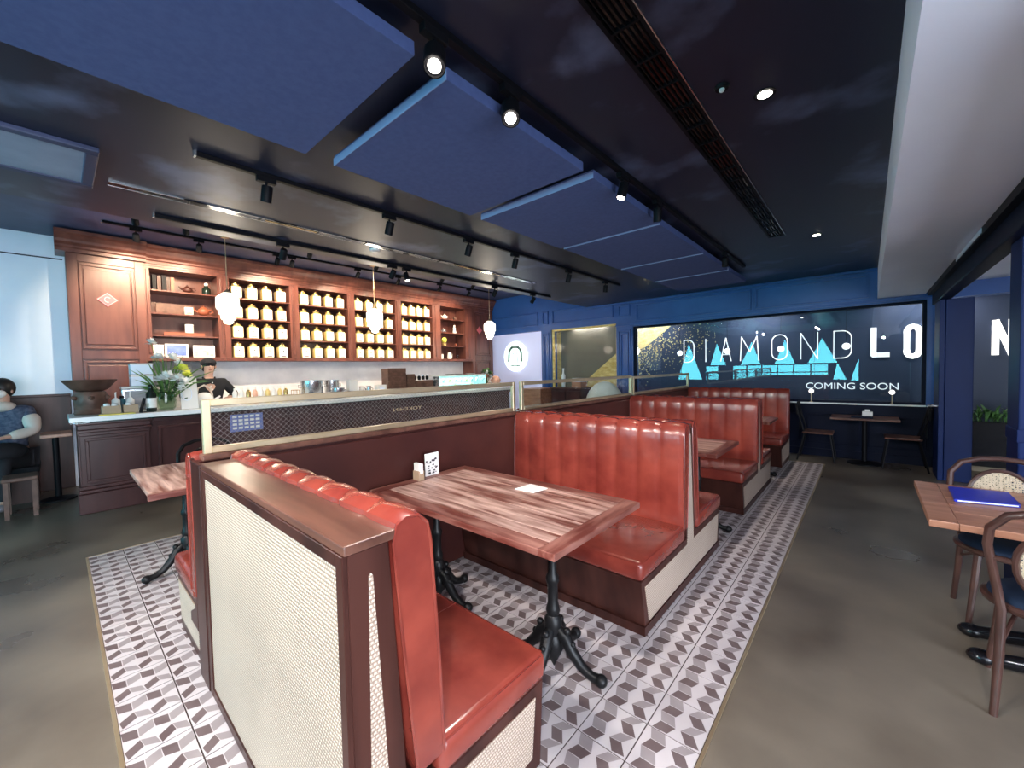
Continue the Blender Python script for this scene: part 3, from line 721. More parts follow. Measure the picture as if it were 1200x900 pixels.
# gold framed glass screens
def screen(y0, y1, lab, mesh=False, txt=None, z0=1.115, z1=1.385):
    t = thing('glass_screen', lab, 'glass screen', (-2.455, y0, z0)); w = .035; x0, x1 = -2.475, -2.44
    part('post', B(x0, y0, z0, x1, y0+w, z1), brass, t, bevel=.003, seg=1)
    part('post', B(x0, y1-w, z0, x1, y1, z1), brass, t, bevel=.003, seg=1)
    part('rail', B(x0, y0+w, z1-w, x1, y1-w, z1), brass, t, bevel=.003, seg=1)
    part('rail', B(x0, y0+w, z0, x1, y1-w, z0+w*.9), brass, t, bevel=.003, seg=1)
    part('glass_pane', B(-2.460, y0+w, z0+w, -2.455, y1-w, z1-w), pane2, t)
    if mesh:
        wm = MB(); a, b, c0, c1 = y0+w, y1-w, z0+w, z1-w; h = c1-c0; p = .028; y = a-h
        while y < b:
            for sgn in (1, -1):
                ya, yb2 = (y, y+h); za, zb = (c0, c1) if sgn > 0 else (c1, c0)
                ta, tb_ = max(0, (a-ya)/h), min(1, (b-ya)/h)
                if tb_ > ta:
                    wm.tube([(-2.4575, ya+h*ta, za+(zb-za)*ta), (-2.4575, ya+h*tb_, za+(zb-za)*tb_)], .00055, 3)
            y += p
        o = part('wire_mesh', wm, kraftw, t); o['kind'] = 'stuff'
    if txt:
        me = text_mesh(txt, .042, brass, .0005, 0)
        o = link('lettering', me, t); o.rotation_euler = (PI/2, 0, -PI/2); o.location = (.004, 1.30, .112)
        xs = [v.co.x for v in me.vertices]; o.scale = (.235/(max(xs)-min(xs)), .8, 1)
screen(.465, 2.805, 'long gold framed wire glass screen nearest the camera', True, 'YOKEHIN')
screen(2.89, 5.26, 'gold framed glass screen in the middle of the partition')
screen(5.31, 7.62, 'gold framed glass screen farthest from the camera', z1=1.37)

# ------------------------------------------------------------------ tables
def column_base(parent, x, y, h, foot=.24, z0=.008):
    c = part('pedestal', MB().lathe([(.0, 0), (.05, .10), (.045, .15), (.034, .17), (.044, .19), (.044, .25), (.03, .27), (.036, .29), (.032, .31), (.026, .33), (.026, .42), (.034, .44), (.034, .46), (.022, .48), (.020, h-.05), (.034, h-.03), (.034, h)], (x, y, z0), 16), castiron, parent, smooth=50)
    for k in range(4):
        a = k*PI/2+.12; d = Vector((math.cos(a), math.sin(a), 0)); o = Vector((x, y, z0))
        pts = [o+d*.03+Vector((0, 0, .20)), o+d*.065+Vector((0, 0, .175)), o+d*.10+Vector((0, 0, .115)), o+d*.15+Vector((0, 0, .06)), o+d*.20+Vector((0, 0, .034)), o+d*foot+Vector((0, 0, .030))]
        f = MB().tube(pts, [.022, .030, .028, .024, .021, .025], 8)
        f.ball(o+d*(foot+.01)+Vector((0, 0, .03)), .031, (1, 1, .95), 10, 7)
        f.ball(o+d*.075+Vector((0, 0, .205)), .019, n=10, k=6); f.ball(o+d*.105+Vector((0, 0, .15)), .016, n=8, k=6)
        part('foot', f, castiron, c, smooth=60)
    part('top_bracket', B(x-.03, y-.26, h-.012+z0, x+.03, y+.26, h+z0), castiron, parent)
    return c
def booth_table(y0, y1, lab, zt=.755):
    x0, x1 = -2.37, -.935; t = thing('booth_table', lab, 'table', ((x0+x1)/2, (y0+y1)/2, .008)); w = .085; th = .032
    part('edge_board', B(x1-w, y0, zt-th, x1, y1, zt), tabedgey, t, bevel=.004)
    part('edge_board', B(x0, y0, zt-th, x0+w, y1, zt), tabedgey, t, bevel=.004)
    part('edge_board', B(x0+w+.001, y0, zt-th, x1-w-.001, y0+w, zt), tabedge, t, bevel=.004)
    part('edge_board', B(x0+w+.001, y1-w, zt-th, x1-w-.001, y1, zt), tabedge, t, bevel=.004)
    n = 7; pw_ = (y1-y0-2*w)/n
    for k in range(n):
        a = y0+w+k*pw_; part('plank', B(x0+w+.001, a+.0008, zt-th, x1-w-.001, a+pw_-.0008, zt-.001-.0006*(k % 3)), tabwood, t, bevel=.0015, seg=1)
    yc = (y0+y1)/2-.10
    for x in (-1.17, -2.09): column_base(t, x, yc, zt-th-.008)
    return t
booth_table(1.29, 2.10, 'long worn wooden table in the nearest booth with cards and a napkin')
booth_table(3.60, 4.37, 'worn wooden table in the second booth from the camera')
booth_table(6.00, 6.66, 'worn wooden table in the farthest booth')
# on the nearest table
h = thing('table_card_holder', 'small kraft card holder with white cards by the partition', 'card holder', (-2.31, 1.635, .756))
part('sleeve', B(-2.345, 1.60, .756, -2.275, 1.645, .82), kraft, h, bevel=.002)
part('card', B(-2.35, 1.61, .80, -2.27, 1.635, .872), paper, h, bevel=.006)
h = thing('photo_menu_stand', 'upright picture menu card printed in black and white', 'menu', (-2.33, 1.75, .756))
part('card', B(-2.345, 1.70, .756, -2.335, 1.815, .915), paper, h)
random.seed(3); pm = MB()
for k in range(26):
    y = random.uniform(1.705, 1.80); z = random.uniform(.765, .87); w = random.uniform(.008, .022); hh = random.uniform(.004, .012)
    pm.poly([(-2.3343, y-w/2, z), (-2.3343, y+w/2, z-.003), (-2.3343, y+w/2, z+hh), (-2.3343, y-w/2, z+hh-.002)])
part('print', pm, ink, h)
nk = MB(); pts = [(-1.64, 1.86), (-1.50, 1.865), (-1.485, 1.99), (-1.625, 2.0)]
nk.prism(pts, 'z', .756, .760); nk.prism([(-1.63, 1.87), (-1.505, 1.88), (-1.495, 1.98), (-1.62, 1.985)], 'z', .760, .764)
single_o = part('napkin', nk, paper, None); single_o.location = (0, 0, 0); tagit(single_o, 'folded white paper napkin lying on the nearest booth table', 'napkin')

# ------------------------------------------------------------------ chairs
def bent_chair(lab, loc, rz, wd=bentwood, canem=True, cushion=navy, z0=0):
    t = thing('bentwood_chair', lab, 'chair', loc, rz)
    P = lambda n, m, mt, **k: part(n, m, mt, t, world=False, **k)
    ring = [(.20*math.cos(a), .20*math.sin(a), .44) for a in [2*PI*k/28 for k in range(28)]]
    P('seat_ring', MB().tube(ring, .017, 8, closed=True), wd, smooth=True)
    P('seat', MB().lathe([(.17, .43), (.195, .44), (.195, .465), (.17, .482), (.10, .49)], n=28), cushion, smooth=60)
    for sx in (-1, 1):
        P('leg', MB().tube([(sx*.135, .125, .435), (sx*.15, .14, .25), (sx*.175, .17, z0)], [.017, .016, .012], 8), wd, smooth=True)
    # rear legs and back hoop in one bent piece
    pts = []
    for (x, y, z) in ((.185, -.23, z0), (.17, -.19, .25), (.165, -.165, .44), (.19, -.185, .60), (.21, -.21, .72), (.205, -.235, .80), (.16, -.255, .865), (.08, -.265, .895)): pts.append((-x, y, z))
    pts += [(0, -.268, .902)]+[(-p[0], p[1], p[2]) for p in pts[::-1]]
    P('back_hoop', MB().tube(pts, [.013]+[.016]*(len(pts)-2)+[.013], 9), wd, smooth=True)
    cy, cz, rx, rz_ = -.215, .665, .135, .165
    slope = -.25
    ov = [(rx*math.cos(a), cy+slope*(rz_*math.sin(a)), cz+rz_*math.sin(a)) for a in [2*PI*k/24 for k in range(24)]]
    P('inner_oval', MB().tube(ov, .012, 8, closed=True), wd, smooth=True)
    if canem:
        P('cane_panel', MB().prism([(0, 0)], 'y', 0, 0) if False else cane_disc(ov), chaircane)
    for sx in (-1, 1): P('brace', MB().tube([(sx*.15, .13, .30), (sx*.10, 0, .40), (sx*.16, -.17, .31)], .008, 6), wd, smooth=True)
    for sx in (-1, 1): P('back_link', MB().tube([(sx*.135, cy, cz), (sx*.20, -.20, .665)], .010, 6), wd, smooth=True)
    return t
def cane_disc(ov):
    # open lattice of flat cane strands inside the oval
    mb = MB(); cy, cz, rx, rz = -.215, .665, .13, .16
    st = .0125; n = int(2*rx/st)
    def seg(a, b, w=.0032):
        a = Vector((a[0], cy-.25*(a[1]-cz), a[1])); b = Vector((b[0], cy-.25*(b[1]-cz), b[1])); d = (b-a)
        if d.length < 1e-4: return
        d.normalize(); nn = Vector((0, 1, .25)).normalized(); w_ = d.cross(nn)*w
        mb.poly([a-w_, b-w_, b+w_, a+w_])
    k = -n
    for i in range(-10, 11):
        x = i*st
        if abs(x) < rx: h = rz*math.sqrt(1-(x/rx)**2); seg((x, cz-h), (x, cz+h))
    for i in range(-13, 14):
        z = i*st
        if abs(z) < rz: h = rx*math.sqrt(1-(z/rz)**2); seg((-h, cz+z), (h, cz+z))
    for sg_ in (1, -1):
        for i in range(-16, 17):
            c0 = i*st*1.42
            # line z = sg*x + c0 clipped to the ellipse
            A_ = 1/rx**2+1/rz**2; B_ = 2*sg_*c0/rz**2; C_ = c0*c0/rz**2-1; D_ = B_*B_-4*A_*C_
            if D_ > 0:
                xa = (-B_-math.sqrt(D_))/(2*A_); xb = (-B_+math.sqrt(D_))/(2*A_); seg((xa, cz+sg_*xa+c0), (xb, cz+sg_*xb+c0), .0018)
    return mb
chaircane = mat('chair_cane', (.62, .50, .36), .5)
bent_chair('brown bentwood chair with round cane back nearest at the right edge', (.61, 2.77, 0), -.08)
bent_chair('brown bentwood chair with cane back on the far side of the blue folder', (.60, 3.46, 0), PI)

rt = thing('side_table', 'square wooden table with white edges holding the blue folder at right', 'table', (.72, 3.15, 0))
zt = .725; x0, x1, y0, y1 = .23, 1.15, 2.80, 3.66; w = .10
part('edge_board', B(x0, y0, zt-.035, x0+w, y1, zt), sidewood, rt, bevel=.004)
part('edge_board', B(x1-w, y0, zt-.035, x1, y1, zt), sidewood, rt, bevel=.004)
part('edge_board', B(x0+w+.001, y0, zt-.035, x1-w-.001, y0+w*.8, zt), sidewood, rt, bevel=.004)
part('edge_board', B(x0+w+.001, y1-w*.8, zt-.035, x1-w-.001, y1, zt), sidewood, rt, bevel=.004)
for k in range(5):
    a = y0+w*.8+k*(y1-y0-1.6*w)/5; part('plank', B(x0+w+.001, a+.001, zt-.034, x1-w-.001, a+(y1-y0-1.6*w)/5-.001, zt-.001), sidewood, rt, bevel=.002, seg=1)
for y in (2.97, 3.23):
    c = part('pedestal', MB().lathe([(.035, .02), (.035, .10), (.025, .14), (.022, .5), (.035, .64), (.035, .69)], (.80, y, 0), 14), gloss_black, rt, smooth=50)
    for k, a in enumerate((PI, 0)):
        d = Vector((math.cos(a), math.sin(a), 0)); o = Vector((.80, y, 0))
        f = MB().tube([o+Vector((0, 0, .13)), o+d*.08+Vector((0, 0, .085)), o+d*.25+Vector((0, 0, .05)), o+d*.37+Vector((0, 0, .032))], [.03, .032, .035, .03], 10)
        f.ball(o+d*.37+Vector((0, 0, .034)), .045, (1.15, 1, .75), 12, 8)
        part('foot', f, gloss_black, c, smooth=60)
part('cross_beam', B(.76, 2.95, .68, .84, 3.5, .69), gloss_black, rt)
fo = thing('blue_folder', 'closed blue menu folder lying on the wooden table at right', 'folder', (.5, 3.38, .727))
fm = MB(); fp = [(.365, 3.22), (.60, 3.28), (.605, 3.56), (.375, 3.53)]
fm.prism(fp, 'z', .738, .742); part('cover', fm, bluefolder, fo); part('cover', MB().prism(fp, 'z', .727, .730), bluefolder, fo)
part('pages', MB().prism([(x+(.004 if x < .5 else -.006), y+(.005 if y < 3.4 else -.005)) for x, y in fp], 'z', .730, .738), paper, fo)
part('spine', MB().tube([(.365, 3.22, .7345), (.375, 3.53, .7345)], .0075, 8), bluefolder, fo)
single('metal_tray', MB().lathe([(.05, .0), (.07, .004), (.075, .014), (.068, .012), (.05, .006)], n=20), steel, 'small dark metal tray at the right edge of the side table', 'tray', (.80, 3.52, .726), smooth=True)

# left table, chair behind it
lt = thing('banquette_table', 'worn wooden table in front of the banquette at the left', 'table', (-3.95, .78, .008))
zt = .755
for k in range(6): part('plank', B(-4.47, .36+k*.125, zt-.035, -3.43, .484+k*.125, zt), tabwood, lt, bevel=.003, seg=1)
part('edge_board', B(-3.43, .35, zt-.04, -3.39, 1.115, zt+.001), tabedgey, lt, bevel=.003)
column_base(lt, -3.93, .62, zt-.043)
bent_chair('black bentwood chair with dark cushion behind the left table', (-4.40, .90, .008), -PI/2, bentblack, False, blackcloth)
l2 = thing('banquette_table', 'second worn wooden table along the banquette behind the partition', 'table', (-3.7, 3, .008))
for k in range(6): part('plank', B(-4.2, 2.6+k*.125, zt-.035, -3.25, 2.724+k*.125, zt), tabwood, l2, bevel=.003, seg=1)
column_base(l2, -3.75, 2.97, zt-.043)

# far window table with two black chairs
ft = thing('window_table', 'dark table with two black chairs under the far window', 'table', (-.03, 7.85, 0))
part('tabletop', B(-.42, 7.60, .66, .34, 8.10, .69), woodx, ft, bevel=.004)
part('pedestal', MB().lathe([(.20, .0), (.20, .015), (.03, .04), (.03, .66)], (-.03, 7.85, 0), 16), blackm, ft, smooth=50)
def metal_chair(lab, loc, rz):
    t = thing('black_cafe_chair', lab, 'chair', loc, rz)
    P = lambda n, m, mt, **k: part(n, m, mt, t, world=False, **k)
    P('seat', B(-.19, -.18, .42, .19, .20, .445), woodx, bevel=.012)
    for sx in (-1, 1):
        P('leg', MB().tube([(sx*.16, .16, .42), (sx*.19, .22, 0)], .012, 6), blackm)
        P('leg', MB().tube([(sx*.16, -.15, .42), (sx*.19, -.24, 0)], .012, 6), blackm)
        P('back_post', MB().tube([(sx*.16, -.15, .42), (sx*.17, -.20, .62), (sx*.17, -.26, .86)], .012, 6), blackm)
    P('backrest', MB().prism([(-.18, .70), (.18, .70), (.18, .86), (.10, .90), (-.10, .90), (-.18, .86)], 'y', -.255, -.235), blackm, bevel=.004)
    for x in (-.08, 0, .08): P('slat', B(x-.012, -.225, .46, x+.012, -.215, .71), blackm)
metal_chair('black cafe chair at the left of the far window table', (-.58, 7.80, 0), -PI/2)
metal_chair('black cafe chair at the right of the far window table', (.38, 7.80, 0), PI/2)
nb = thing('napkin_box', 'small white napkin box on the far window table', 'napkin box', (0, 7.95, .692))
part('box', B(-.06, 7.95, .692, .06, 8.05, .76), ceramic, nb, bevel=.008); part('tissue', B(-.03, 7.98, .76, .03, 8.02, .79), paper, nb, bevel=.006)
bk = B(-.12, -.09, 0, .12, .09, .018)
single('dark_menu', bk, darkblue, 'dark blue menu lying on the far window table', 'menu', (-.06, 7.74, .691), bevel=.002)
# globes added behind the pane as lamp reflections, then the sill lamps
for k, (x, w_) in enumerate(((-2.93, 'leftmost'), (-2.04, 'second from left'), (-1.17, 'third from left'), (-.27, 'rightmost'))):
    t = thing('reflection_globe', 'globe added as a lamp reflection in the wide window, %s of four' % w_, 'pendant lamp', (x, 8.6, 2.54))
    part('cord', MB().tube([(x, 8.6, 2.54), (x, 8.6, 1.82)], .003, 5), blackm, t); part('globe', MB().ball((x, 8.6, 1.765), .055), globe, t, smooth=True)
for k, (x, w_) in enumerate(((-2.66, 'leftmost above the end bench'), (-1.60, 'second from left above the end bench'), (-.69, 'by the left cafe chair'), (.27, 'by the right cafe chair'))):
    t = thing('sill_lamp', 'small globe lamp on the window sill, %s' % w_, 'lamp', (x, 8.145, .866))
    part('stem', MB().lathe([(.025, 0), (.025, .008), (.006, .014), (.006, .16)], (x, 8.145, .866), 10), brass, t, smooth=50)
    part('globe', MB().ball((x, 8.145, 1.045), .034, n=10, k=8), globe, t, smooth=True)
# beyond the second opening
ac = thing('tub_chair', 'rounded cream armchair showing through the middle glass screen', 'armchair', (-4.15, 7.55, 0))
part('back', MB().ball((-4.15, 7.62, .66), .45, (1, .55, 1.22), 24, 14), creamw := mat('cream_upholstery', (.66, .67, .60), .8, col2=(.74, .75, .68), scale=5), ac, smooth=True)
part('seat', B(-4.5, 7.0, .2, -3.8, 7.5, .45), creamw, ac, bevel=.04)
for x in (-4.45, -3.87):
    for y in (7.05, 7.6): part('leg', MB().tube([(x, y, 0), (x*.99-.04, y, .22)], .018, 8), wood, ac)
sc = thing('service_counter', 'dark wooden service counter beneath the gold backdrop', 'counter', (-5, 7.8, 0))
part('body', B(-5.4, 7.45, 0, -4.62, 7.85, 1.05), barwood, sc, bevel=.005); part('top', B(-5.43, 7.42, 1.05, -4.60, 7.88, 1.08), woodx, sc, bevel=.004)
for k in range(2): part('door', B(-5.37+k*.38, 7.43, .1, -5.02+k*.38, 7.452, 1.0), barwood, sc, bevel=.004)
b = thing('cream_bottle', 'cream bottle standing on the dark service counter', 'bottle', (-5.13, 7.55, 1.082))
part('body', MB().lathe([(.04, 0), (.045, .01), (.045, .26), (.02, .31), (.018, .37)], (-5.13, 7.55, 1.082), 14), ceramic, b, smooth=50); part('cap', MB().lathe([(.022, .37), (.022, .42)], (-5.13, 7.55, 1.082), 12), ceramic, b)
b = thing('wooden_crate', 'brown wooden crate at the end of the service counter', 'crate', (-4.72, 7.55, 1.082))
part('side_board', B(-4.85, 7.45, 1.082, -4.62, 7.47, 1.20), sidewood, b); part('side_board', B(-4.85, 7.68, 1.082, -4.62, 7.70, 1.20), sidewood, b); part('side_board', B(-4.85, 7.47, 1.082, -4.83, 7.68, 1.20), sidewood, b); part('side_board', B(-4.64, 7.47, 1.082, -4.62, 7.68, 1.20), sidewood, b); part('bottom', B(-4.83, 7.47, 1.082, -4.64, 7.68, 1.10), sidewood, b)
b = thing('pale_blue_box', 'pale blue box resting on the wooden crate', 'box', (-4.72, 7.56, 1.20))
part('body', B(-4.84, 7.46, 1.201, -4.63, 7.69, 1.27), leftwallm, b, bevel=.004); part('lid', B(-4.845, 7.455, 1.27, -4.625, 7.695, 1.285), ceramic, b, bevel=.004)

# ------------------------------------------------------------------ cabinet wall behind the bar
CX = -7.88; CB = LX+.005
SH = [1.80, 2.13, 2.46, 2.80]; OPT = 3.13
units = [('shelf', .958, 1.775), ('jar', 1.936, 2.859), ('jar', 3.014, 3.949), ('jar', 4.097, 5.046), ('jar', 5.191, 6.06), ('shelf', 6.307, 7.11)]
bays = ['first', 'second', 'third', 'fourth']
def flute(y0, y1, z0, z1, parent):
    part('flute', MB().box(CX, y0, z0, CX+.02, y1, z1), cabwood, parent, bevel=.006)
# end cupboards (panelled)
def panelled(y0, y1, xf, lab, zb=.9):
    t = thing('panelled_cupboard', lab, 'cupboard', ((xf+CB)/2, (y0+y1)/2, zb))
    part('carcass', B(CB, y0, zb, xf-.02, y1, 3.16), cabwood, t)
    for (a, b, c, d) in ((y0, y0+.10, zb, 3.16), (y1-.10, y1, zb, 3.16), (y0+.10, y1-.10, 3.06, 3.16), (y0+.10, y1-.10, 1.76, 1.88), (y0+.10, y1-.10, zb, zb+.1)):
        part('frame_board', B(xf-.02, a, c, xf, b, d), cabwood, t, bevel=.003, seg=1)
    for z0, z1 in ((1.92, 3.02), (zb+.14, 1.72)):
        part('door_panel', B(xf-.02, y0+.15, z0+.04, xf-.004, y1-.15, z1-.04), cabwood, t, bevel=.01)
        f = MB(); a, b = y0+.11, y1-.11
        f.box(xf-.018, a, z0-.02, xf+.004, b, z0+.01); f.box(xf-.018, a, z1-.01, xf+.004, b, z1+.02); f.box(xf-.018, a, z0, xf+.004, a+.03, z1); f.box(xf-.018, b-.03, z0, xf+.004, b, z1)
        part('panel_moulding', f, cabwood, t, bevel=.006)
    return t
panelled(.14, .90, CX+.02, 'tall panelled brown cupboard at the left end of the tea wall')
panelled(7.36, 8.13, CX, 'narrow panelled brown cupboard beside the lit lilac panel')
pq = thing('diamond_plaque', 'pink diamond shaped plaque on the left panelled cupboard', 'plaque', (CX+.03, .51, 2.58))
part('plate', MB().prism([(.40, 2.58), (.51, 2.68), (.62, 2.58), (.51, 2.48)], 'x', CX+.006, CX+.03), pink, pq, bevel=.003)
part('rim', MB().tube([(CX+.031, .415, 2.58), (CX+.031, .51, 2.665), (CX+.031, .605, 2.58), (CX+.031, .51, 2.495)], .004, 5, closed=True), pinklight, pq)
part('curl', MB().tube([(CX+.031, .51+.03*math.cos(a), 2.58+.035*math.sin(a)) for a in [.6+k*.5 for k in range(10)]], .005, 5), pinklight, pq)
pq2 = thing('diamond_plaque', 'pink diamond shaped plaque half hidden by the right pendant lamp', 'plaque', (CX+.01, 7.62, 2.6))
part('plate', MB().prism([(7.52, 2.58), (7.62, 2.68), (7.72, 2.58), (7.62, 2.48)], 'x', CX-.004, CX+.012), pink, pq2, bevel=.003)
cor = thing('cabinet_cornice', 'long carved brown cornice along the top of the tea cabinets', 'cornice', (CX, 4.3, 3.16))
steps = [(0, 3.16), (.025, 3.16), (.025, 3.20), (.04, 3.215), (.04, 3.24), (.075, 3.27), (.085, 3.30), (.115, 3.345), (.15, 3.37), (.15, 3.41), (-.30, 3.41), (-.30, 3.16)]
part('moulding', MB().prism([(CX+a, b) for a, b in steps], 'y', .92, 8.15), cabwood, cor)
part('moulding', MB().prism([(CX+.06+a*1.15 if a >= 0 else CX+a, b+.001) for a, b in steps], 'y', .05, .92), cabwood, cor)
part('frieze', B(CX-.02, .90, 3.13, CX+.012, 7.36, 3.16), cabwood, cor)
pl_ = [(.90, .958), (1.775, 1.936), (2.859, 3.014), (3.949, 4.097), (5.046, 5.191), (6.06, 6.307), (7.11, 7.36)]
jarproto = None
for k, (kind, y0, y1) in enumerate(units):
    n = k-1
    lab = ('open brown shelf cabinet with small ornaments left of the jars' if k == 0 else 'open brown shelf cabinet with ornaments right of the jars') if kind == 'shelf' else '%s brown bay of the tea cabinet from the left, filled with gold canisters' % bays[n]
    t = thing('shelf_cabinet', lab, 'cabinet', ((CX+CB)/2, (y0+y1)/2, 1.75), group=None)
    ya = pl_[k][0] if k == 0 else (pl_[k][0]+pl_[k][1])/2; yb = pl_[k+1][1] if k == 5 else (pl_[k+1][0]+pl_[k+1][1])/2
    part('back_panel', B(CB, y0-.02, 1.77, CB+.02, y1+.02, 3.16), cabwood if kind == 'shelf' else wood, t)
    part('side_panel', B(CB, ya+.001, 1.76, CX, y0, 3.13), cabwood, t); part('side_panel', B(CB, y1, 1.76, CX, yb-.001, 3.13), cabwood, t)
    part('bottom_board', B(CB, ya+.001, 1.74, CX+.015, yb-.001, 1.80), cabwood, t, bevel=.004)
    part('top_board', B(CB, y0, 3.10, CX, y1, 3.13), cabwood, t)
    for z in SH[1:]: part('shelf', B(CB+.02, y0, z-.022, CX-.02, y1, z), cabwood, t, bevel=.002, seg=1)
    if k == 0: flute(.915, .945, 1.86, 3.08, t)
    yy = (pl_[k+1][0]+pl_[k+1][1])/2-.001
    flute(yy-.045, yy-.012, 1.86, 3.08, t)
    if kind == 'jar':
        for r, z in enumerate(SH):
            for c in range(4):
                y = y0+.12+c*(y1-y0-.24)/3
                if jarproto is None:
                    j = thing('tea_canister', None, 'canister', (0, 0, 0), group='gold tea canisters on the bar shelves')
                    part('body', B(-.075, -.078, 0, .075, .078, .195), gold, j, bevel=.022, seg=2, smooth=True, world=False)
                    part('neck', MB().lathe([(.045, .193), (.045, .21)], n=14), gold, j, world=False)
                    part('lid', MB().lathe([(.058, .208), (.058, .232), (.03, .24), (.018, .245), (.022, .262), (.012, .27)], n=14), goldlid, j, world=False, smooth=50)
                    lb = part('label', B(.0745, -.066, .012, .0765, .066, .178), paper, j, world=False)
                    pr_ = MB(); pr_.poly([(.0772, -.012, .11), (.0772, .012, .11), (.0772, .012, .135), (.0772, -.012, .135)]); pr_.poly([(.0772, -.03, .085), (.0772, .03, .085), (.0772, .03, .091), (.0772, -.03, .091)])
                    pr_.poly([(.0772, -.04, .022), (.0772, .04, .022), (.0772, .04, .036), (.0772, -.04, .036)])
                    part('print', pr_, ink, lb, world=False); jarproto = j; j2 = j
                else: j2 = copy_tree(jarproto)
                j2.location = (CX-.115, y, z+.001)
                rows = ['bottom shelf', 'second shelf up', 'third shelf up', 'top shelf']; cs = ['left end', 'second from left', 'second from right', 'right end']
                j2['label'] = 'gold canister, %s on the %s, %s bay of the tea cabinet' % (cs[c], rows[r], bays[n])
# ornaments on the left open cabinet
def orn(name, mbs, lab, cat, loc, **k):
    t = thing(name, lab, cat, loc)
    for nm, m, mt in mbs: part(nm, m, mt, t, world=False, smooth=50, **k)
    return t
OX = -8.02
for i, (y, h_, m) in enumerate(((1.02, .22, blackm), (1.075, .21, wood), (1.13, .23, blackm), (1.18, .20, wood), (1.23, .21, terracotta))):
    orn('book', [('cover', B(-.07, -.022, 0, .07, .022, h_), m), ('pages', B(-.073, -.018, .003, .060, .018, h_-.004), paper)], 'upright dark book, %s in the row on the top left shelf' % ords[i], 'book', (OX, y, SH[3]+.001))
def teapot(loc, lab, m, s=1):
    t = orn('teapot', [('body', MB().ball((0, 0, .06*s), .07*s, (1, 1, .8), 16, 10), m), ('lid', MB().lathe([(.04*s, .105*s), (.03*s, .12*s), (.008*s, .125*s), (.012*s, .145*s)], n=12), m),
        ('spout', MB().tube([(0, -.06*s, .05*s), (0, -.10*s, .075*s), (0, -.115*s, .11*s)], [.016*s, .011*s, .008*s], 8), m),
        ('handle', MB().tube([(0, .055*s, .09*s), (0, .10*s, .095*s), (0, .115*s, .06*s), (0, .065*s, .03*s)], .008*s, 8), m)], lab, 'teapot', loc); return t
teapot((OX, 1.42, SH[3]+.003), 'small dark clay teapot on the top left shelf', wood, .9)
orn('glass_jar', [('body', MB().lathe([(.05, 0), (.06, .02), (.06, .10), (.03, .13), (.03, .15)], n=14), darkglass), ('stopper', MB().ball((0, 0, .175), .028, n=10, k=8), ceramic)], 'dark glass jar with a pale stopper on the top left shelf', 'jar', (OX, 1.66, SH[3]+.001))
orn('carved_plank', [('plank', B(-.02, -.20, 0, .0, .26, .17), carved)], 'long carved reddish plank leaning on the third left shelf', 'carving', (OX-.12, 1.25, SH[2]+.001))
orn('decorated_box', [('body', B(-.04, -.05, 0, .04, .05, .12), ceramic), ('print', B(.04, -.04, .015, .0412, .04, .105), goldprint)], 'cream box with gold leaf print between the plank and the teapot', 'box', (OX, 1.42, SH[2]+.001))
teapot((OX, 1.61, SH[2]+.003), 'round red clay teapot on the third left shelf', terracotta, 1.15)
orn('bamboo_tray', [('base', B(-.07, -.22, 0, .07, .28, .02), terracotta), ('rim', B(.055, -.22, .02, .07, .28, .05), terracotta)], 'long low reddish tray on the second left shelf', 'tray', (OX, 1.32, SH[1]+.001))
orn('white_canister', [('body', MB().lathe([(.05, 0), (.055, .01), (.055, .13), (.05, .14)], n=16), ceramic), ('lid', MB().lathe([(.056, .14), (.056, .165), (.02, .17)], n=16), ceramic)], 'plain white canister on the long red tray', 'canister', (OX-.01, 1.42, SH[1]+.0225))
fp_ = lambda m: [('frame', MB().box(0, -.14, 0, .02, .14, .20), ceramic), ('picture', B(.0205, -.115, .022, .0225, .115, .178), m)]
t = orn('framed_card', fp_(mat('blue_print', (.10, .16, .55), .5, col2=(.18, .26, .68), scale=9)), 'white framed blue picture on the bottom left shelf', 'picture frame', (OX+.06, 1.24, SH[0]+.001))
part('stand_back', B(-.04, -.12, 0, 0, .12, .14), ceramic, t, world=False)
t = orn('framed_card', [('frame', MB().box(0, -.14, 0, .02, .14, .185), ceramic), ('picture', B(.0205, -.12, .018, .0225, .12, .168), mat('pale_print', (.75, .76, .72), .6, col2=(.30, .36, .30), scale=14))], 'white framed patterned card behind the barista', 'picture frame', (OX+.06, 1.58, SH[0]+.001))
orn('small_white_box', [('body', B(-.05, -.06, 0, .05, .06, .17), ceramic), ('lid', B(-.052, -.062, .17, .052, .062, .185), leftwallm)], 'small white box left of the blue picture', 'box', (OX, 1.03, SH[0]+.001))
# ornaments right
teapot((OX, 6.55, SH[3]+.003), 'dark teapot with pale lid on the top right shelf', ceramic, .95)
teapot((OX, 6.88, SH[3]+.003), 'small brown teapot on the top right shelf', carved, .7)
teapot((OX, 6.50, SH[2]+.003), 'small grey teapot on the third right shelf', steel, .8)
orn('figurine', [('body', MB().lathe([(.045, 0), (.05, .03), (.03, .10), (.04, .14), (.02, .17)], n=12), ceramic), ('head', MB().ball((0, 0, .19), .025), ceramic)], 'pale figurine on the third right shelf', 'figurine', (OX, 6.86, SH[2]+.001))
orn('flower_figurine', [('base', MB().lathe([(.05, 0), (.06, .05), (.035, .10)], n=12), goldlid), ('bloom', MB().ball((0, 0, .15), .07, (1, 1, 1), 10, 7), petaly)], 'yellow green ornament on the second right shelf', 'ornament', (OX, 6.52, SH[1]+.001))
orn('small_cup', [('body', MB().lathe([(.025, 0), (.035, .07), (.032, .07), (.02, .01)], n=12), terracotta)], 'small reddish cup on the second right shelf', 'cup', (OX, 6.90, SH[1]+.001))
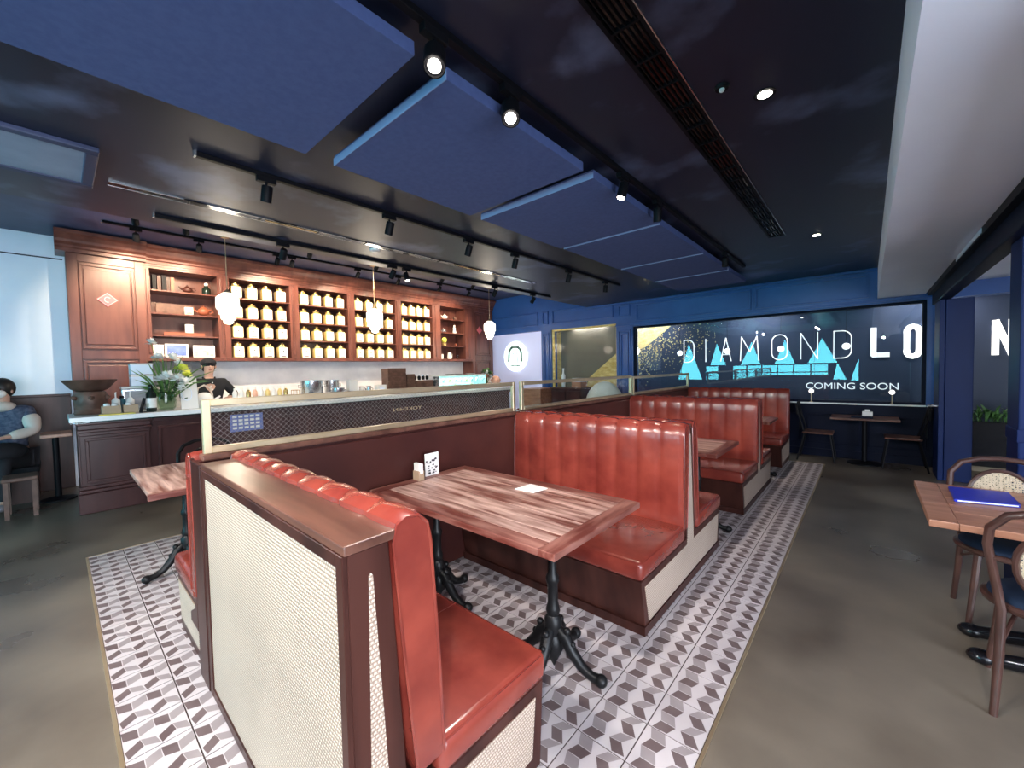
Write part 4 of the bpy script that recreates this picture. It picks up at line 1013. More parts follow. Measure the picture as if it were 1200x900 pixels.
orn('dark_mug', [('body', MB().lathe([(.045, 0), (.05, .12), (.045, .12), (.04, .01)], n=14), ceramic), ('handle', MB().tube([(0, .045, .09), (0, .08, .08), (0, .08, .04), (0, .045, .03)], .007, 6), blackm)], 'white mug with dark handle on the bottom right shelf', 'mug', (OX, 6.42, SH[0]+.001))
orn('white_pitcher', [('body', MB().lathe([(.05, 0), (.065, .05), (.045, .14), (.05, .17), (.045, .17)], n=14), ceramic), ('handle', MB().tube([(0, .045, .14), (0, .09, .12), (0, .08, .05), (0, .06, .04)], .008, 6), ceramic)], 'white pitcher on the bottom right shelf', 'pitcher', (OX, 6.68, SH[0]+.001))
orn('small_glass', [('body', MB().lathe([(.03, 0), (.035, .10), (.032, .10), (.027, .005)], n=12), clearglass)], 'small glass at the right end of the bottom right shelf', 'glass', (OX, 6.95, SH[0]+.001))
# backsplash, rear counter
struct('trim_4', B(LX, .14, .95, LX+.02, 8.13, 1.74), backsplash)
gs = struct('trim_5', B(LX+.02, .95, .95, LX+.03, 1.7, 1.74), greystone)
for r in range(5):
    for c in range(3):
        part('stone', B(LX+.03, .96+c*.245+(.0 if r % 2 else .02), .97+r*.155, LX+.045, 1.19+c*.245+(.0 if r % 2 else .02), 1.118+r*.155), greystone, gs, bevel=.003, seg=1)
rc = thing('rear_counter', 'white topped rear counter against the wall behind the bar', 'counter', (-8.05, 4.1, 0))
part('top', B(LX+.05, .95, .90, -7.72, 7.30, .94), marble, rc, bevel=.004); part('body', B(LX+.05, .97, 0, -7.76, 7.28, .90), barwood, rc)

# ------------------------------------------------------------------ the bar
BF = -6.52; BY0, BY1 = .10, 7.33
bar = thing('bar_counter', 'long dark wooden bar counter with white stone top', 'bar counter', (-6.8, 3.7, 0))
part('countertop', B(-7.30, BY0-.03, 1.021, BF+.07, BY1+.02, 1.075), marble, bar, bevel=.006)
part('glass_edge', B(BF+.055, BY0-.02, 1.008, BF+.068, BY1, 1.0205), teal_tint, bar)
part('body', B(-7.2, BY0+.03, .0, BF-.05, BY1, 1.02), barwood, bar)
pil = part('end_pilaster', B(BF-.05, BY0+.04, .16, BF+.0, BY0+.62, .86), barwood, bar, bevel=.004)
for z0, z1, d in ((.86, .90, .02), (.90, .93, .05), (.93, .985, .035), (.985, 1.02, .06)):
    part('moulding', B(BF-.05, BY0+.04-d*.4, z0, BF+d, BY0+.62+d*.4, z1), barwood, bar, bevel=.006)
for z0, z1, d in ((0, .22, .07), (.22, .26, .05), (.26, .30, .03)):
    part('plinth', B(BF-.05, BY0+.02-d*.2, z0, BF+d, BY0+.64+d*.4, z1), barwood, bar, bevel=.008)
f = MB(); a, b, z0, z1 = BY0+.08, BY0+.58, .33, .83
f.box(BF, a, z0, BF+.014, b, z0+.03); f.box(BF, a, z1-.03, BF+.014, b, z1); f.box(BF, a, z0+.03, BF+.014, a+.03, z1-.03); f.box(BF, b-.03, z0+.03, BF+.014, b, z1-.03)
part('panel_moulding', f, barwood, bar, bevel=.005)
y = BY0+.66
for k in range(7):
    w = .92
    f = MB(); a, b, z0, z1 = y+.04, y+w-.04, .25, .90
    f.box(BF-.05, a, z0, BF-.03, b, z0+.03); f.box(BF-.05, a, z1-.03, BF-.03, b, z1); f.box(BF-.05, a, z0+.03, BF-.03, a+.03, z1-.03); f.box(BF-.05, b-.03, z0+.03, BF-.03, b, z1-.03)
    part('panel_moulding', f, barwood, bar, bevel=.005)
    y += w+.02
part('kick_board', B(BF-.05, BY0+.66, 0, BF-.03, BY1, .14), barwood, bar, bevel=.004)
part('top_band', B(BF-.05, BY0+.66, .96, BF-.02, BY1, 1.02), barwood, bar, bevel=.004)
nt_ = thing('bar_notice', 'blue printed notice stuck to the bar front behind the wire glass', 'notice', (BF-.03, 1.72, .85))
part('sheet', B(BF-.029, 1.55, .72, BF-.026, 1.95, .97), mat('notice_blue', (.16, .20, .50), .5), nt_)
tm = MB()
for r in range(4):
    for c in range(5): tm.box(BF-.026, 1.58+c*.07, .755+r*.052, BF-.0255, 1.63+c*.07, .785+r*.052)
part('print', tm, paper, nt_)

# pendants over the bar
def pendant(y, lab, zt=2.66):
    t = thing('pendant_lamp', lab, 'pendant lamp', (-6.70, y, UZ))
    part('ceiling_rose', MB().lathe([(.05, -.03), (.06, 0)], (-6.70, y, UZ), 16), brass, t, smooth=50)
    part('chain', MB().tube([(-6.70, y, UZ-.02), (-6.70, y, zt)], .006, 6), brass, t)
    part('cap', MB().lathe([(.015, .04), (.03, .02), (.06, .0), (.062, -.012)], (-6.70, y, zt), 16), brass, t, smooth=50)
    c0 = zt-.01
    part('shade', MB().lathe([(.06, 0), (.10, -.035), (.138, -.07), (.142, -.085), (.142, -.215), (.132, -.23), (.118, -.235), (.118, -.285), (.104, -.30), (.092, -.305), (.092, -.355), (.078, -.37), (.062, -.375), (.060, -.41), (.03, -.43)], (-6.70, y, c0), 12), glow, t)
    l = bpy.data.lights.new('bulb', 'POINT'); l.energy = 18; l.color = (1, .86, .68); l.shadow_soft_size = .15
    lo = bpy.data.objects.new('bulb', l); C.objects.link(lo); lo.parent = t; lo.location = (0, 0, c0-.55-UZ)
pendant(1.625, 'stepped glass pendant lamp at the left above the flowers', 2.66)
pendant(3.86, 'stepped glass pendant lamp in front of the third canister bay', 2.66)
pendant(6.82, 'stepped glass pendant lamp at the right end of the bar', 2.66)

# ------------------------------------------------------------------ things on the bar
BT = 1.076
t = thing('carved_bowl', 'wide carved wooden bowl on a carved stand at the bar end', 'bowl', (-6.95, .26, BT))
part('stand', MB().lathe([(.14, 0), (.15, .02), (.13, .06), (.145, .12), (.15, .22), (.13, .27)], (-6.95, .26, BT), 18), carved, t, smooth=40)
for k in range(6):
    a = k*PI/3; part('handle_knob', MB().ball((-6.95+.16*math.cos(a), .26+.16*math.sin(a), BT+.2), .026, n=8, k=6), carved, t)
part('bowl', MB().lathe([(.10, .27), (.16, .30), (.24, .41), (.235, .41), (.15, .33), (.05, .31)], (-6.95, .26, BT), 24), carved, t, smooth=40)
def cbox(y0, y1, x0, x1, h_, lab):
    t = thing('card_box', lab, 'box', ((x0+x1)/2, (y0+y1)/2, BT)); w = .006
    for a in ((x0, y0, x1, y0+w), (x0, y1-w, x1, y1), (x0, y0+w, x0+w, y1-w), (x1-w, y0+w, x1, y1-w)): part('wall', B(a[0], a[1], BT, a[2], a[3], BT+h_), kraft, t)
    part('bottom', B(x0+w, y0+w, BT, x1-w, y1-w, BT+.005), kraft, t); return t
cbox(.33, .49, -6.72, -6.58, .10, 'open grey brown card box of cup lids at the bar end')
cbox(.51, .64, -6.72, -6.58, .10, 'second open card box next to the phone stand')
for k, (y, x, z, w) in enumerate(((.374, -6.65, 0, 'left in the first card box'), (.44, -6.66, 0, 'right in the first card box'), (.56, -6.65, 0, 'in the second card box'))):
    orn('lid_stack', [('lids', MB().lathe([(.028, 0), (.03, .10), (.027, .12), (.01, .125)], n=14), ceramic)], 'stack of white cup lids %s' % w, 'cup lids', (x, y, BT+.006))
for k, (y, x, c, w) in enumerate(((.47, -6.90, ceramic, 'white pump bottle behind the first card box'), (.60, -6.92, ceramic, 'white pump bottle behind the second card box'))):
    orn('pump_bottle', [('body', MB().lathe([(.035, 0), (.04, .01), (.04, .15), (.015, .18)], n=14), c), ('pump', MB().tube([(0, 0, .18), (0, 0, .24), (.04, 0, .245)], .008, 6), c)], w, 'bottle', (x, y, BT+.001))
orn('teal_bottle', [('body', MB().lathe([(.03, 0), (.035, .01), (.035, .14), (.02, .17)], n=12), mat('teal', (.02, .10, .14), .3)), ('cap', MB().lathe([(.02, .17), (.02, .20)], n=12), blackm)], 'small teal bottle behind the pump bottles', 'bottle', (-6.98, .53, BT+.001))
yc = MB().prism([(-6.57, .30), (-6.47, .30), (-6.47, .60), (-6.57, .58)], 'z', BT+.001, BT+.012)
o = single('yellow_card', yc, yellow, 'yellow card lying at the front edge of the bar end', 'card', (0, 0, 0))
t = thing('phone_stand', 'dark card reader leaning on the bar beside the black bottle', 'card reader', (-6.60, .67, BT))
part('screen', MB().prism([(.65, BT+.005), (.67, BT+.005), (.71, BT+.17), (.69, BT+.18)], 'x', -6.66, -6.56), blackm, t, bevel=.004); part('foot', B(-6.64, .65, BT, -6.58, .71, BT+.008), blackm, t)
orn('black_bottle', [('body', MB().lathe([(.045, 0), (.05, .01), (.05, .22), (.02, .27), (.018, .33), (.022, .335)], n=16), darkglass), ('label', MB().lathe([(.0507, .05), (.0507, .17)], n=16), paper)], 'black glass bottle with white label left of the vase', 'bottle', (-6.60, .76, BT+.001))
orn('water_glass', [('body', MB().lathe([(.026, 0), (.032, .11), (.029, .11), (.024, .006)], n=14), clearglass)], 'small clear glass in front of the black bottle', 'glass', (-6.53, .70, BT+.001))
# flowers
fv = thing('flower_vase', 'tall arrangement of white and yellow flowers in a glass vase', 'flower vase', (-6.72, .92, BT))
part('vase', MB().lathe([(.07, 0), (.095, .04), (.10, .12), (.085, .20), (.09, .24), (.085, .24), (.08, .20), (.09, .12), (.06, .015)], (-6.72, .92, BT), 18), glass('vase_glass', (.70, .80, .72)), fv, smooth=50)
random.seed(11); V0 = Vector((-6.72, .92, BT+.10))
def bloom(p, r, m, name='blossom', n=14):
    mb = MB()
    for k in range(n):
        a = random.uniform(0, 2*PI); e_ = random.uniform(-.3, 1.4); d = Vector((math.cos(a)*math.cos(e_), math.sin(a)*math.cos(e_), math.sin(e_)))
        s_ = d.cross(Vector((.3, .2, 1))).normalized()*r*.38; q = p+d*r
        mb.poly([p, p+d*r*.6+s_, q, p+d*r*.6-s_])
    part(name, mb, m, fv)
def stem(p, m=leafm, r=.004): part('stem', MB().tube([V0, V0+(p-V0)*.5+Vector((0, 0, .03)), p], r, 5), m, fv)
for (y, z, x, r, m) in ((.80, 1.93, -6.72, .07, petalw), (.85, 1.74, -6.68, .08, petalw), (.99, 1.73, -6.70, .09, petalw), (1.06, 1.66, -6.72, .07, petalw), (1.08, 1.58, -6.66, .10, petaly), (1.14, 1.52, -6.72, .07, petaly),
                      (.93, 1.49, -6.62, .10, petalw), (.86, 1.47, -6.66, .08, petalw), (1.02, 1.47, -6.60, .09, petalw), (1.10, 1.42, -6.62, .08, petalw), (1.06, 1.34, -6.60, .07, petalw)):
    p = Vector((x, y, z)); stem(p); bloom(p, r, m, n=22)
for k in range(26):
    a = random.gauss(0, .65); ln = random.uniform(.35, .75)
    d = Vector((random.uniform(-.25, .25), math.sin(a), math.cos(a))).normalized(); tip = V0+d*ln+Vector((0, 0, -abs(a)*.12)); mid = V0+d*ln*.55+Vector((0, 0, .03)); s_ = Vector((.3, -d.z, d.y)).normalized()*.012
    m = MB(); m.poly([V0, mid-s_, tip, mid+s_]); part('long_leaf', m, leafm, fv)
fol = MB()
for k in range(170):
    p = Vector((-6.70, .95, BT+.27))+Vector((random.gauss(0, .06), random.gauss(0, .09), random.gauss(0, .07))); a = random.uniform(0, 2*PI); e_ = random.uniform(-.8, .8)
    d = Vector((math.cos(a)*math.cos(e_), math.sin(a)*math.cos(e_), math.sin(e_)))*.05; s_ = d.cross(Vector((0, .3, 1))).normalized()*.018; fol.poly([p, p+d*.5+s_, p+d, p+d*.5-s_])
o = part('foliage', fol, leafd, fv); o['kind'] = 'stuff'
# menu boards
mbn = thing('menu_board', 'white menu board standing right of the vase on the bar', 'menu board', (-6.72, 1.06, BT))
part('board', MB().prism([(-6.70, BT), (-6.68, BT), (-6.74, BT+.42), (-6.76, BT+.42)], 'y', 1.06, 1.24), ceramic, mbn, bevel=.003)
part('print', MB().tube([(-6.70-.06*((BT+.2+.09*math.sin(a))-BT)/.42+.022, 1.125+.055*math.cos(a), BT+.2+.09*math.sin(a)) for a in [k*.52 for k in range(12)]], .004, 5, closed=True), leftwallm, mbn)
for k, (z0, z1, w) in enumerate(((1.54, 1.68, 'upper'), (1.39, 1.53, 'lower'))):
    t = thing('pale_case', '%s pale box of the stack left of the flowers' % w, 'box', (-7.05, .70, z0)); part('body', B(-7.15, .62, z0, -6.95, .83, z1-.002), leftwallm, t, bevel=.004); part('lid', B(-7.152, .618, z1-.02, -6.948, .832, z1), ceramic, t)
t = thing('espresso_machine', 'grey and white machine under the pale boxes on the bar', 'machine', (-7.05, .6, BT))
part('body', B(-7.2, .53, BT, -6.99, .84, 1.36), steel, t, bevel=.01); part('top', B(-7.2, .53, 1.36, -6.99, .84, 1.389), ceramic, t, bevel=.005)
part('face', B(-6.99, .56, BT+.05, -6.985, .81, 1.33), greystone, t)
# drinks station by the barista
t = thing('kettle', 'pale kettle with arched handle in front of the barista', 'kettle', (-6.85, 1.34, BT))
part('body', MB().lathe([(.09, 0), (.11, .03), (.10, .14), (.06, .19), (.02, .20)], (-6.85, 1.34, BT), 18), ceramic, t, smooth=50)
part('handle', MB().tube([(-6.85, 1.25, BT+.15), (-6.85, 1.27, BT+.26), (-6.85, 1.34, BT+.30), (-6.85, 1.41, BT+.26), (-6.85, 1.43, BT+.15)], .012, 8), creamcloth, t, smooth=True)
part('spout', MB().tube([(-6.85, 1.44, BT+.08), (-6.85, 1.52, BT+.14)], [.02, .012], 8), ceramic, t)
for k in range(9):
    y = 1.70+k*.085; m = [ceramic, ceramic, goldlid, petalp, ceramic, gold, ceramic, gold, goldlid][k]
    orn('syrup_bottle', [('body', MB().lathe([(.03, 0), (.033, .01), (.033, .17), (.014, .21)], n=12), m), ('cap', MB().lathe([(.016, .21), (.016, .24)], n=10), ceramic)], '%s slim bottle in the row right of the barista' % (ords+['last'])[k], 'bottle', (-6.86, y, BT+.001))
t = thing('wire_basket', 'small gold wire basket beside the slim bottles', 'basket', (-6.86, 2.50, BT))
for z in (.01, .09, .17): part('hoop', MB().tube([(-6.86+.06*math.cos(a), 2.52+.06*math.sin(a), BT+z) for a in [k*PI/8 for k in range(16)]], .004, 5, closed=True), goldlid, t)
for k in range(8): a = k*PI/4; part('wire', MB().tube([(-6.86+.06*math.cos(a), 2.52+.06*math.sin(a), BT+.01), (-6.86+.06*math.cos(a), 2.52+.06*math.sin(a), BT+.17)], .003, 4), goldlid, t)
def pot(x, y, r, h_, lab):
    orn('steel_pot', [('body', MB().lathe([(r*.95, 0), (r, .01), (r, h_), (r+.012, h_+.004), (r-.006, h_+.004), (r-.008, .02)], n=24), steel), ('handle', MB().tube([(0, -r, h_*.8), (0, -r-.04, h_*.8), (0, -r-.04, h_*.65), (0, -r, h_*.65)], .006, 6).tube([(0, r, h_*.8), (0, r+.04, h_*.8), (0, r+.04, h_*.65), (0, r, h_*.65)], .006, 6), steel)], lab, 'pot', (x, y, BT+.001))
pot(-6.86, 2.78, .17, .31, 'largest steel stock pot on the bar'); pot(-7.10, 3.22, .12, .30, 'tall steel pot behind the white box'); pot(-6.80, 3.18, .11, .17, 'short steel pot right of the largest pot')
orn('pan', [('body', MB().lathe([(.07, 0), (.11, .05), (.105, .05), (.065, .008)], n=18), steel), ('handle', MB().tube([(0, -.10, .045), (0, -.22, .10)], .010, 6), carved)], 'small pan with brown handle left of the largest pot', 'pan', (-6.58, 2.62, BT+.001))
orn('white_box', [('body', B(-.06, -.08, 0, .06, .08, .28), ceramic), ('lid', B(-.062, -.082, .28, .062, .082, .30), ceramic)], 'tall white box behind the glass screen rail', 'box', (-6.86, 3.47, BT+.001))
for k, (y, w) in enumerate(((3.66, 'left'), (3.80, 'right'))):
    orn('milk_jug', [('body', MB().lathe([(.05, 0), (.055, .02), (.04, .14), (.045, .18), (.04, .18)], n=14), steel if k else ceramic), ('handle', MB().tube([(0, .04, .15), (0, .08, .13), (0, .07, .05), (0, .05, .04)], .006, 6), blackm)], '%s of two small jugs beside the white boxes' % w, 'jug', (-6.88, y, BT+.001))
orn('white_carton', [('body', B(-.06, -.09, 0, .06, .09, .19), ceramic), ('label', B(.06, -.05, .05, .0615, .05, .14), leftwallm)], 'low white carton left of the brown crates', 'box', (-6.86, 4.02, BT+.001))
def crate(y0, y1, h_, lab, m=carved):
    t = thing('brown_crate', lab, 'crate', (-6.95, y0, BT)); x0, x1 = -7.08, -6.84
    n = max(2, int(h_/.08)); 
    for k in range(n):
        z0 = BT+k*h_/n+.002; z1 = BT+(k+1)*h_/n-.004
        part('slat', B(x1-.012, y0, z0, x1, y1, z1), m, t, bevel=.002, seg=1)
    part('body', B(x0, y0+.003, BT+.001, x1-.013, y1-.003, BT+h_-.01), m, t)
crate(4.18, 4.58, .50, 'tall brown slatted crate on the bar'); crate(4.60, 4.79, .38, 'middle brown slatted crate on the bar'); crate(4.81, 5.24, .25, 'low brown slatted crate on the bar')
for k in range(4): orn('dark_jar', [('body', MB().lathe([(.03, 0), (.035, .06), (.02, .08)], n=12), blackm), ('lid', MB().lathe([(.022, .08), (.022, .10)], n=10), steel)], '%s dark little jar on the low brown crate' % ords[k], 'jar', (-6.96, 4.87+k*.10, BT+.252))
# glass display case
dc = thing('display_case', 'long glass display case with teal light on the bar', 'display case', (-6.9, 6, BT))
a, b = 5.27, 6.66
part('base', B(-7.12, a, BT+.001, -6.70, b, BT+.05), steel, dc, bevel=.003)
part('top_frame', B(-7.12, a, BT+.31, -6.70, b, BT+.335), ceramic, dc, bevel=.003)
part('front_glass', B(-6.705, a+.01, BT+.05, -6.70, b-.01, BT+.31), glass('case_glass', (.72, .95, .96), 1.4), dc)
part('back_panel', B(-7.12, a, BT+.05, -7.11, b, BT+.31), ceramic, dc)
for y in (a, b-.012): part('end_post', B(-7.108, y, BT+.05, -6.706, y+.012, BT+.31), steel, dc)
part('inner_shelf', B(-7.10, a+.02, BT+.17, -6.75, b-.02, BT+.176), clearglass, dc)
l = bpy.data.lights.new('case_light', 'AREA'); l.shape = 'RECTANGLE'; l.size = 1.3; l.size_y = .08; l.energy = 7; l.color = (.8, 1, .98)
lo = bpy.data.objects.new('case_light', l); C.objects.link(lo); lo.parent = dc; lo.location = (-.0, -.035, .305); lo.rotation_euler = (0, 0, PI/2)
random.seed(5)
for k in range(8):
    for zz in (.052, .178):
        orn('pastry_cup', [('cup', MB().lathe([(.022, 0), (.034, .05), (.03, .055)], n=10), ceramic if (k+int(zz*10)) % 3 else petaly), ('top', MB().ball((0, 0, .06), .028, (1, 1, .7), 8, 6), [petalp, petalw, mat('mint', (.35, .7, .6), .5) if k == 0 and zz < .1 else petalw][k % 3])],
            'small dessert cup, %s from the left on the %s tier of the display case' % (ords[k].replace('nearest', 'first'), 'lower' if zz < .1 else 'upper'), 'dessert', (-6.88, 5.38+k*.165, BT+zz))
for k, (y, w) in enumerate(((5.75, 'left'), (6.0, 'middle'), (6.35, 'right'))):
    orn('white_plate', [('plate', MB().lathe([(.05, 0), (.12, .02), (.115, .022), (.05, .006)], n=20), ceramic)], '%s white plate on top of the display case' % w, 'plate', (-6.9, y, BT+.337))
# flowers and peach decor at the bar end
t = thing('flower_bunch', 'bunch of white and pink flowers at the right end of the bar', 'flowers', (-6.8, 6.9, BT)); fv = t
part('pot', MB().lathe([(.07, 0), (.09, .12), (.08, .12), (.06, .01)], (-6.85, 6.85, BT+.001), 14), carved, t)
V0 = Vector((-6.85, 6.85, BT+.1))
for (dy, dz, m) in ((-.16, .17, petalw), (-.08, .25, petalw), (0, .17, petalp), (.08, .22, leafm), (.1, .14, petalw), (-.02, .30, leafm), (.16, .20, petalp), (-.15, .28, leafm)):
    p = V0+Vector((random.uniform(-.05, .05), dy, dz)); stem(p); bloom(p, .09, m, n=18)
orn('peach_bouquet', [('wrap', MB().lathe([(.04, 0), (.13, .16), (.12, .20), (.05, .22)], n=12), petalp), ('filler', MB().ball((0, 0, .22), .10, (1, 1, .6), 10, 7), petalp)], 'peach coloured bouquet at the right end of the bar', 'flowers', (-6.85, 7.14, BT+.001))
orn('dark_plant', [('pot', MB().lathe([(.05, 0), (.06, .25)], n=12), ceramic), ('leaves', MB().ball((0, 0, .34), .11, (1, 1, .6), 9, 6), leafd)], 'small dark leafed plant behind the peach bouquet', 'plant', (-7.12, 7.2, BT+.001))
orn('pale_bouquet', [('vase', MB().lathe([(.05, 0), (.07, .1), (.04, .22), (.05, .28)], n=14), ceramic), ('blooms', MB().ball((0, 0, .36), .13, (1, 1, .6), 9, 7), petalw)], 'pale bouquet in a white vase behind the display case', 'flowers', (-7.9, 7.16, .942))
# low wooden host desk seen behind the gap of the screens
t = thing('host_desk', 'brown wooden host desk between the bar and the lit panel', 'desk', (-5.8, 7.5, 0))
part('body', B(-6.1, 7.3, 0, -5.6, 7.9, 1.02), sidewood, t, bevel=.006); part('top', B(-6.13, 7.27, 1.02, -5.57, 7.93, 1.05), sidewood, t, bevel=.004)

# ------------------------------------------------------------------ people
def skinmesh(name, pts, edges, rad, mt, parent, sub=2):
    me = bpy.data.meshes.new(name); me.from_pydata([tuple(p) for p in pts], edges, []); me.update()
    o = bpy.data.objects.new(name, me); C.objects.link(o)
    o.modifiers.new('skin', 'SKIN'); 
    for i, v in enumerate(me.skin_vertices[0].data):
        r = rad[i]; v.radius = r if isinstance(r, tuple) else (r, r)
    me.skin_vertices[0].data[0].use_root = True
    s_ = o.modifiers.new('sub', 'SUBSURF'); s_.levels = sub; s_.render_levels = sub
    bpy.context.view_layer.update()
    m2 = bpy.data.meshes.new_from_object(o.evaluated_get(bpy.context.evaluated_depsgraph_get()))
    bpy.data.objects.remove(o); m2.name = name; m2.materials.clear(); m2.materials.append(mt)
    m2.polygons.foreach_set('use_smooth', [True]*len(m2.polygons))
    r_ = bpy.data.objects.new(name, m2); C.objects.link(r_); r_.parent = parent
    return r_
def person(lab, loc, rz, J, top, trouser, hairc, mask=False, sleeve=True, collar=None):
    """J: joints in local space facing +Y"""
    t = thing('person', lab, 'person', loc, rz); V = {k: Vector(v) for k, v in J.items()}
    names = []; pts = []; rad = []; E_ = []
    def add(k, p, r): names.append(k); pts.append(p); rad.append(r); return len(pts)-1
    R_ = dict(pelvis=(.15, .11), waist=(.135, .10), chest=(.165, .115), neckb=(.07, .06), neck=(.052, .055), jaw=(.065, .078), skull=(.082, .098), crown=(.062, .072))
    chain = ['pelvis', 'waist', 'chest', 'neckb', 'neck', 'jaw', 'skull', 'crown']
    for k in chain: add(k, V[k], R_[k])
    for i in range(len(chain)-1): E_.append((i, i+1))
    ix = {k: i for i, k in enumerate(names)}
    for s_ in 'LR':
        a = add('sh'+s_, V['sh'+s_], .06); E_.append((ix['chest'], a)); b = add('el'+s_, V['el'+s_], .045); E_.append((a, b)); w = add('wr'+s_, V['wr'+s_], .028); E_.append((b, w))
        d = (V['wr'+s_]-V['el'+s_]).normalized(); side = d.cross(Vector((0, 0, 1))).normalized(); pm = add('palm'+s_, V['wr'+s_]+d*.055, (.038, .018)); E_.append((w, pm))
        base = V['wr'+s_]+d*.085
        for f, (o_, ln) in enumerate(((-.030, .065), (-.010, .078), (.010, .072), (.029, .055))):
            p1 = base+side*o_; a1 = add('f', p1, .010); E_.append((pm, a1)); a2 = add('f', p1+d*ln*.55+Vector((0, 0, -.008)), .009); E_.append((a1, a2)); a3 = add('f', p1+d*ln*.85+Vector((0, 0, -.028)), .0075); E_.append((a2, a3))
        sg2 = 1 if s_ == 'L' else -1
        p1 = V['wr'+s_]+d*.03+side*.035*sg2; a1 = add('f', p1, .012); E_.append((w, a1)); a2 = add('f', p1+d*.045+side*.02*sg2, .010); E_.append((a1, a2))
        h_ = add('hip'+s_, V['hip'+s_], .095); E_.append((0, h_)); k_ = add('kn'+s_, V['kn'+s_], .062); E_.append((h_, k_)); n_ = add('an'+s_, V['an'+s_], .040); E_.append((k_, n_)); f_ = add('to'+s_, V['to'+s_], .038); E_.append((n_, f_))
    body = skinmesh('body', pts, E_, rad, skin, t)
    # clothing
    cp = [V['pelvis'], V['waist'], V['chest'], V['neckb']]; cr = [(.165, .13), (.155, .125), (.185, .14), (.088, .082)]; ce = [(0, 1), (1, 2), (2, 3)]
    for s_ in 'LR':
        i = len(cp); cp += [V['sh'+s_], V['el'+s_], V['el'+s_]+(V['wr'+s_]-V['el'+s_])*(.9 if sleeve else .2)]; cr += [.078, .060, .044]; ce += [(2, i), (i, i+1), (i+1, i+2)]
    skinmesh('shirt', cp, ce, cr, top, t)
    tp_ = [V['pelvis']]; tr = [(.17, .13)]; te = []
    for s_ in 'LR':
        i = len(tp_); tp_ += [V['hip'+s_], V['kn'+s_], V['an'+s_]]; tr += [.108, .078, .058]; te += [(0, i), (i, i+1), (i+1, i+2)]
    skinmesh('trousers', tp_, te, tr, trouser, t)
    fd = Vector((0, 1, 0)); hd = V['skull']
    upd = (V['crown']-V['jaw']).normalized(); fd = (fd-upd*fd.dot(upd)).normalized(); rd = fd.cross(upd)
    for s_ in (-1, 1):
        part('eye', MB().ball(hd+fd*.088+rd*s_*.030-upd*.012, .010, n=8, k=6), blackm, t, world=False)
        part('ear', MB().ball(hd+rd*s_*.084-upd*.02, .022, (.5, .8, 1.2), 8, 6), skin, t, world=False)
        part('shoe', MB().ball((V['an'+('L' if s_ > 0 else 'R')]+V['to'+('L' if s_ > 0 else 'R')])/2-Vector((0, 0, .01)), .07, (.7, 1.7, .6), 12, 8), mat('shoe_grey', (.3, .3, .33), .5) if mask else blackcloth, t, world=False, smooth=True)
    part('nose', MB().ball(hd+fd*.10-upd*.035, .015, (1, 1.1, 1.5), 8, 6), skin, t, world=False, smooth=True)
    part('mouth', MB().tube([hd+fd*.086-upd*.075-rd*.02, hd+fd*.090-upd*.078, hd+fd*.086-upd*.075+rd*.02], .005, 5), terracotta, t, world=False)
    return t, V, hd, fd, upd, rd
J = dict(pelvis=(0, -.02, .93), waist=(0, 0, 1.05), chest=(0, .04, 1.32), neckb=(0, .05, 1.46), neck=(0, .06, 1.50), jaw=(0, .085, 1.575), skull=(0, .085, 1.66), crown=(0, .07, 1.725),
         shL=(-.19, .04, 1.40), elL=(-.33, .06, 1.20), wrL=(-.20, .27, 1.17), shR=(.19, .04, 1.40), elR=(.33, .06, 1.20), wrR=(.14, .27, 1.17),
         hipL=(-.09, -.02, .88), knL=(-.10, 0, .48), anL=(-.10, -.02, .09), toL=(-.11, .12, .045), hipR=(.09, -.02, .88), knR=(.10, 0, .48), anR=(.10, -.02, .09), toR=(.11, .12, .045))
t, V, hd, fd, upd, rd = person('person in a black shirt and black cap working behind the bar', (-7.50, 1.52, 0), -PI/2, J, blackcloth, blackcloth, hair)
part('cap', MB().ball(hd+upd*.035-fd*.008, .108, (.92, 1.05, .72), 18, 10), blackcloth, t, world=False, smooth=True)
part('cap_peak', MB().ball(hd+upd*.03+fd*.09, .07, (1, .9, .14), 14, 6), blackcloth, t, world=False, smooth=True)
part('hair', MB().ball(hd-fd*.035-upd*.02, .093, (.98, .9, .95), 16, 10), hair, t, world=False, smooth=True)
for k in range(3): part('button', MB().ball((-.02+.02*(k % 2), .165, 1.40-k*.05), .010, n=8, k=6), ceramic, t, world=False)
part('collar', MB().tube([(-.075, .06, 1.48), (-.05, .13, 1.44), (0, .155, 1.40), (.05, .13, 1.44), (.075, .06, 1.48)], .013, 6), blackcloth, t, world=False, smooth=True)
J = dict(pelvis=(0, -.05, .55), waist=(0, -.05, .70), chest=(0, .0, 1.02), neckb=(0, .02, 1.19), neck=(0, .03, 1.23), jaw=(0, .06, 1.31), skull=(0, .055, 1.395), crown=(0, .035, 1.46),
         shL=(-.19, .0, 1.12), elL=(-.26, .08, .88), wrL=(-.10, .27, .84), shR=(.19, .0, 1.12), elR=(.26, .08, .88), wrR=(.08, .27, .84),
         hipL=(-.10, .0, .54), knL=(-.12, .42, .56), anL=(-.12, .42, .11), toL=(-.13, .55, .05), hipR=(.10, .0, .54), knR=(.12, .42, .56), anR=(.12, .40, .11), toR=(.13, .53, .05))
t, V, hd, fd, upd, rd = person('person in a dark checked vest and cream sleeves sitting at the left edge', (-7.75, -.42, 0), -PI/2-.35, J, creamcloth, blackcloth, hair, mask=True)
for ch in children(t):
    if ch.name.startswith('shirt'): ch.name = 'vest'; ch.data.materials.clear(); ch.data.materials.append(greycloth)
for s_ in 'LR': skinmesh('sleeve', [V['sh'+s_]+(V['el'+s_]-V['sh'+s_])*.12, V['el'+s_], V['el'+s_]+(V['wr'+s_]-V['el'+s_])*.92], [(0, 1), (1, 2)], [.092, .074, .056], creamcloth, t)
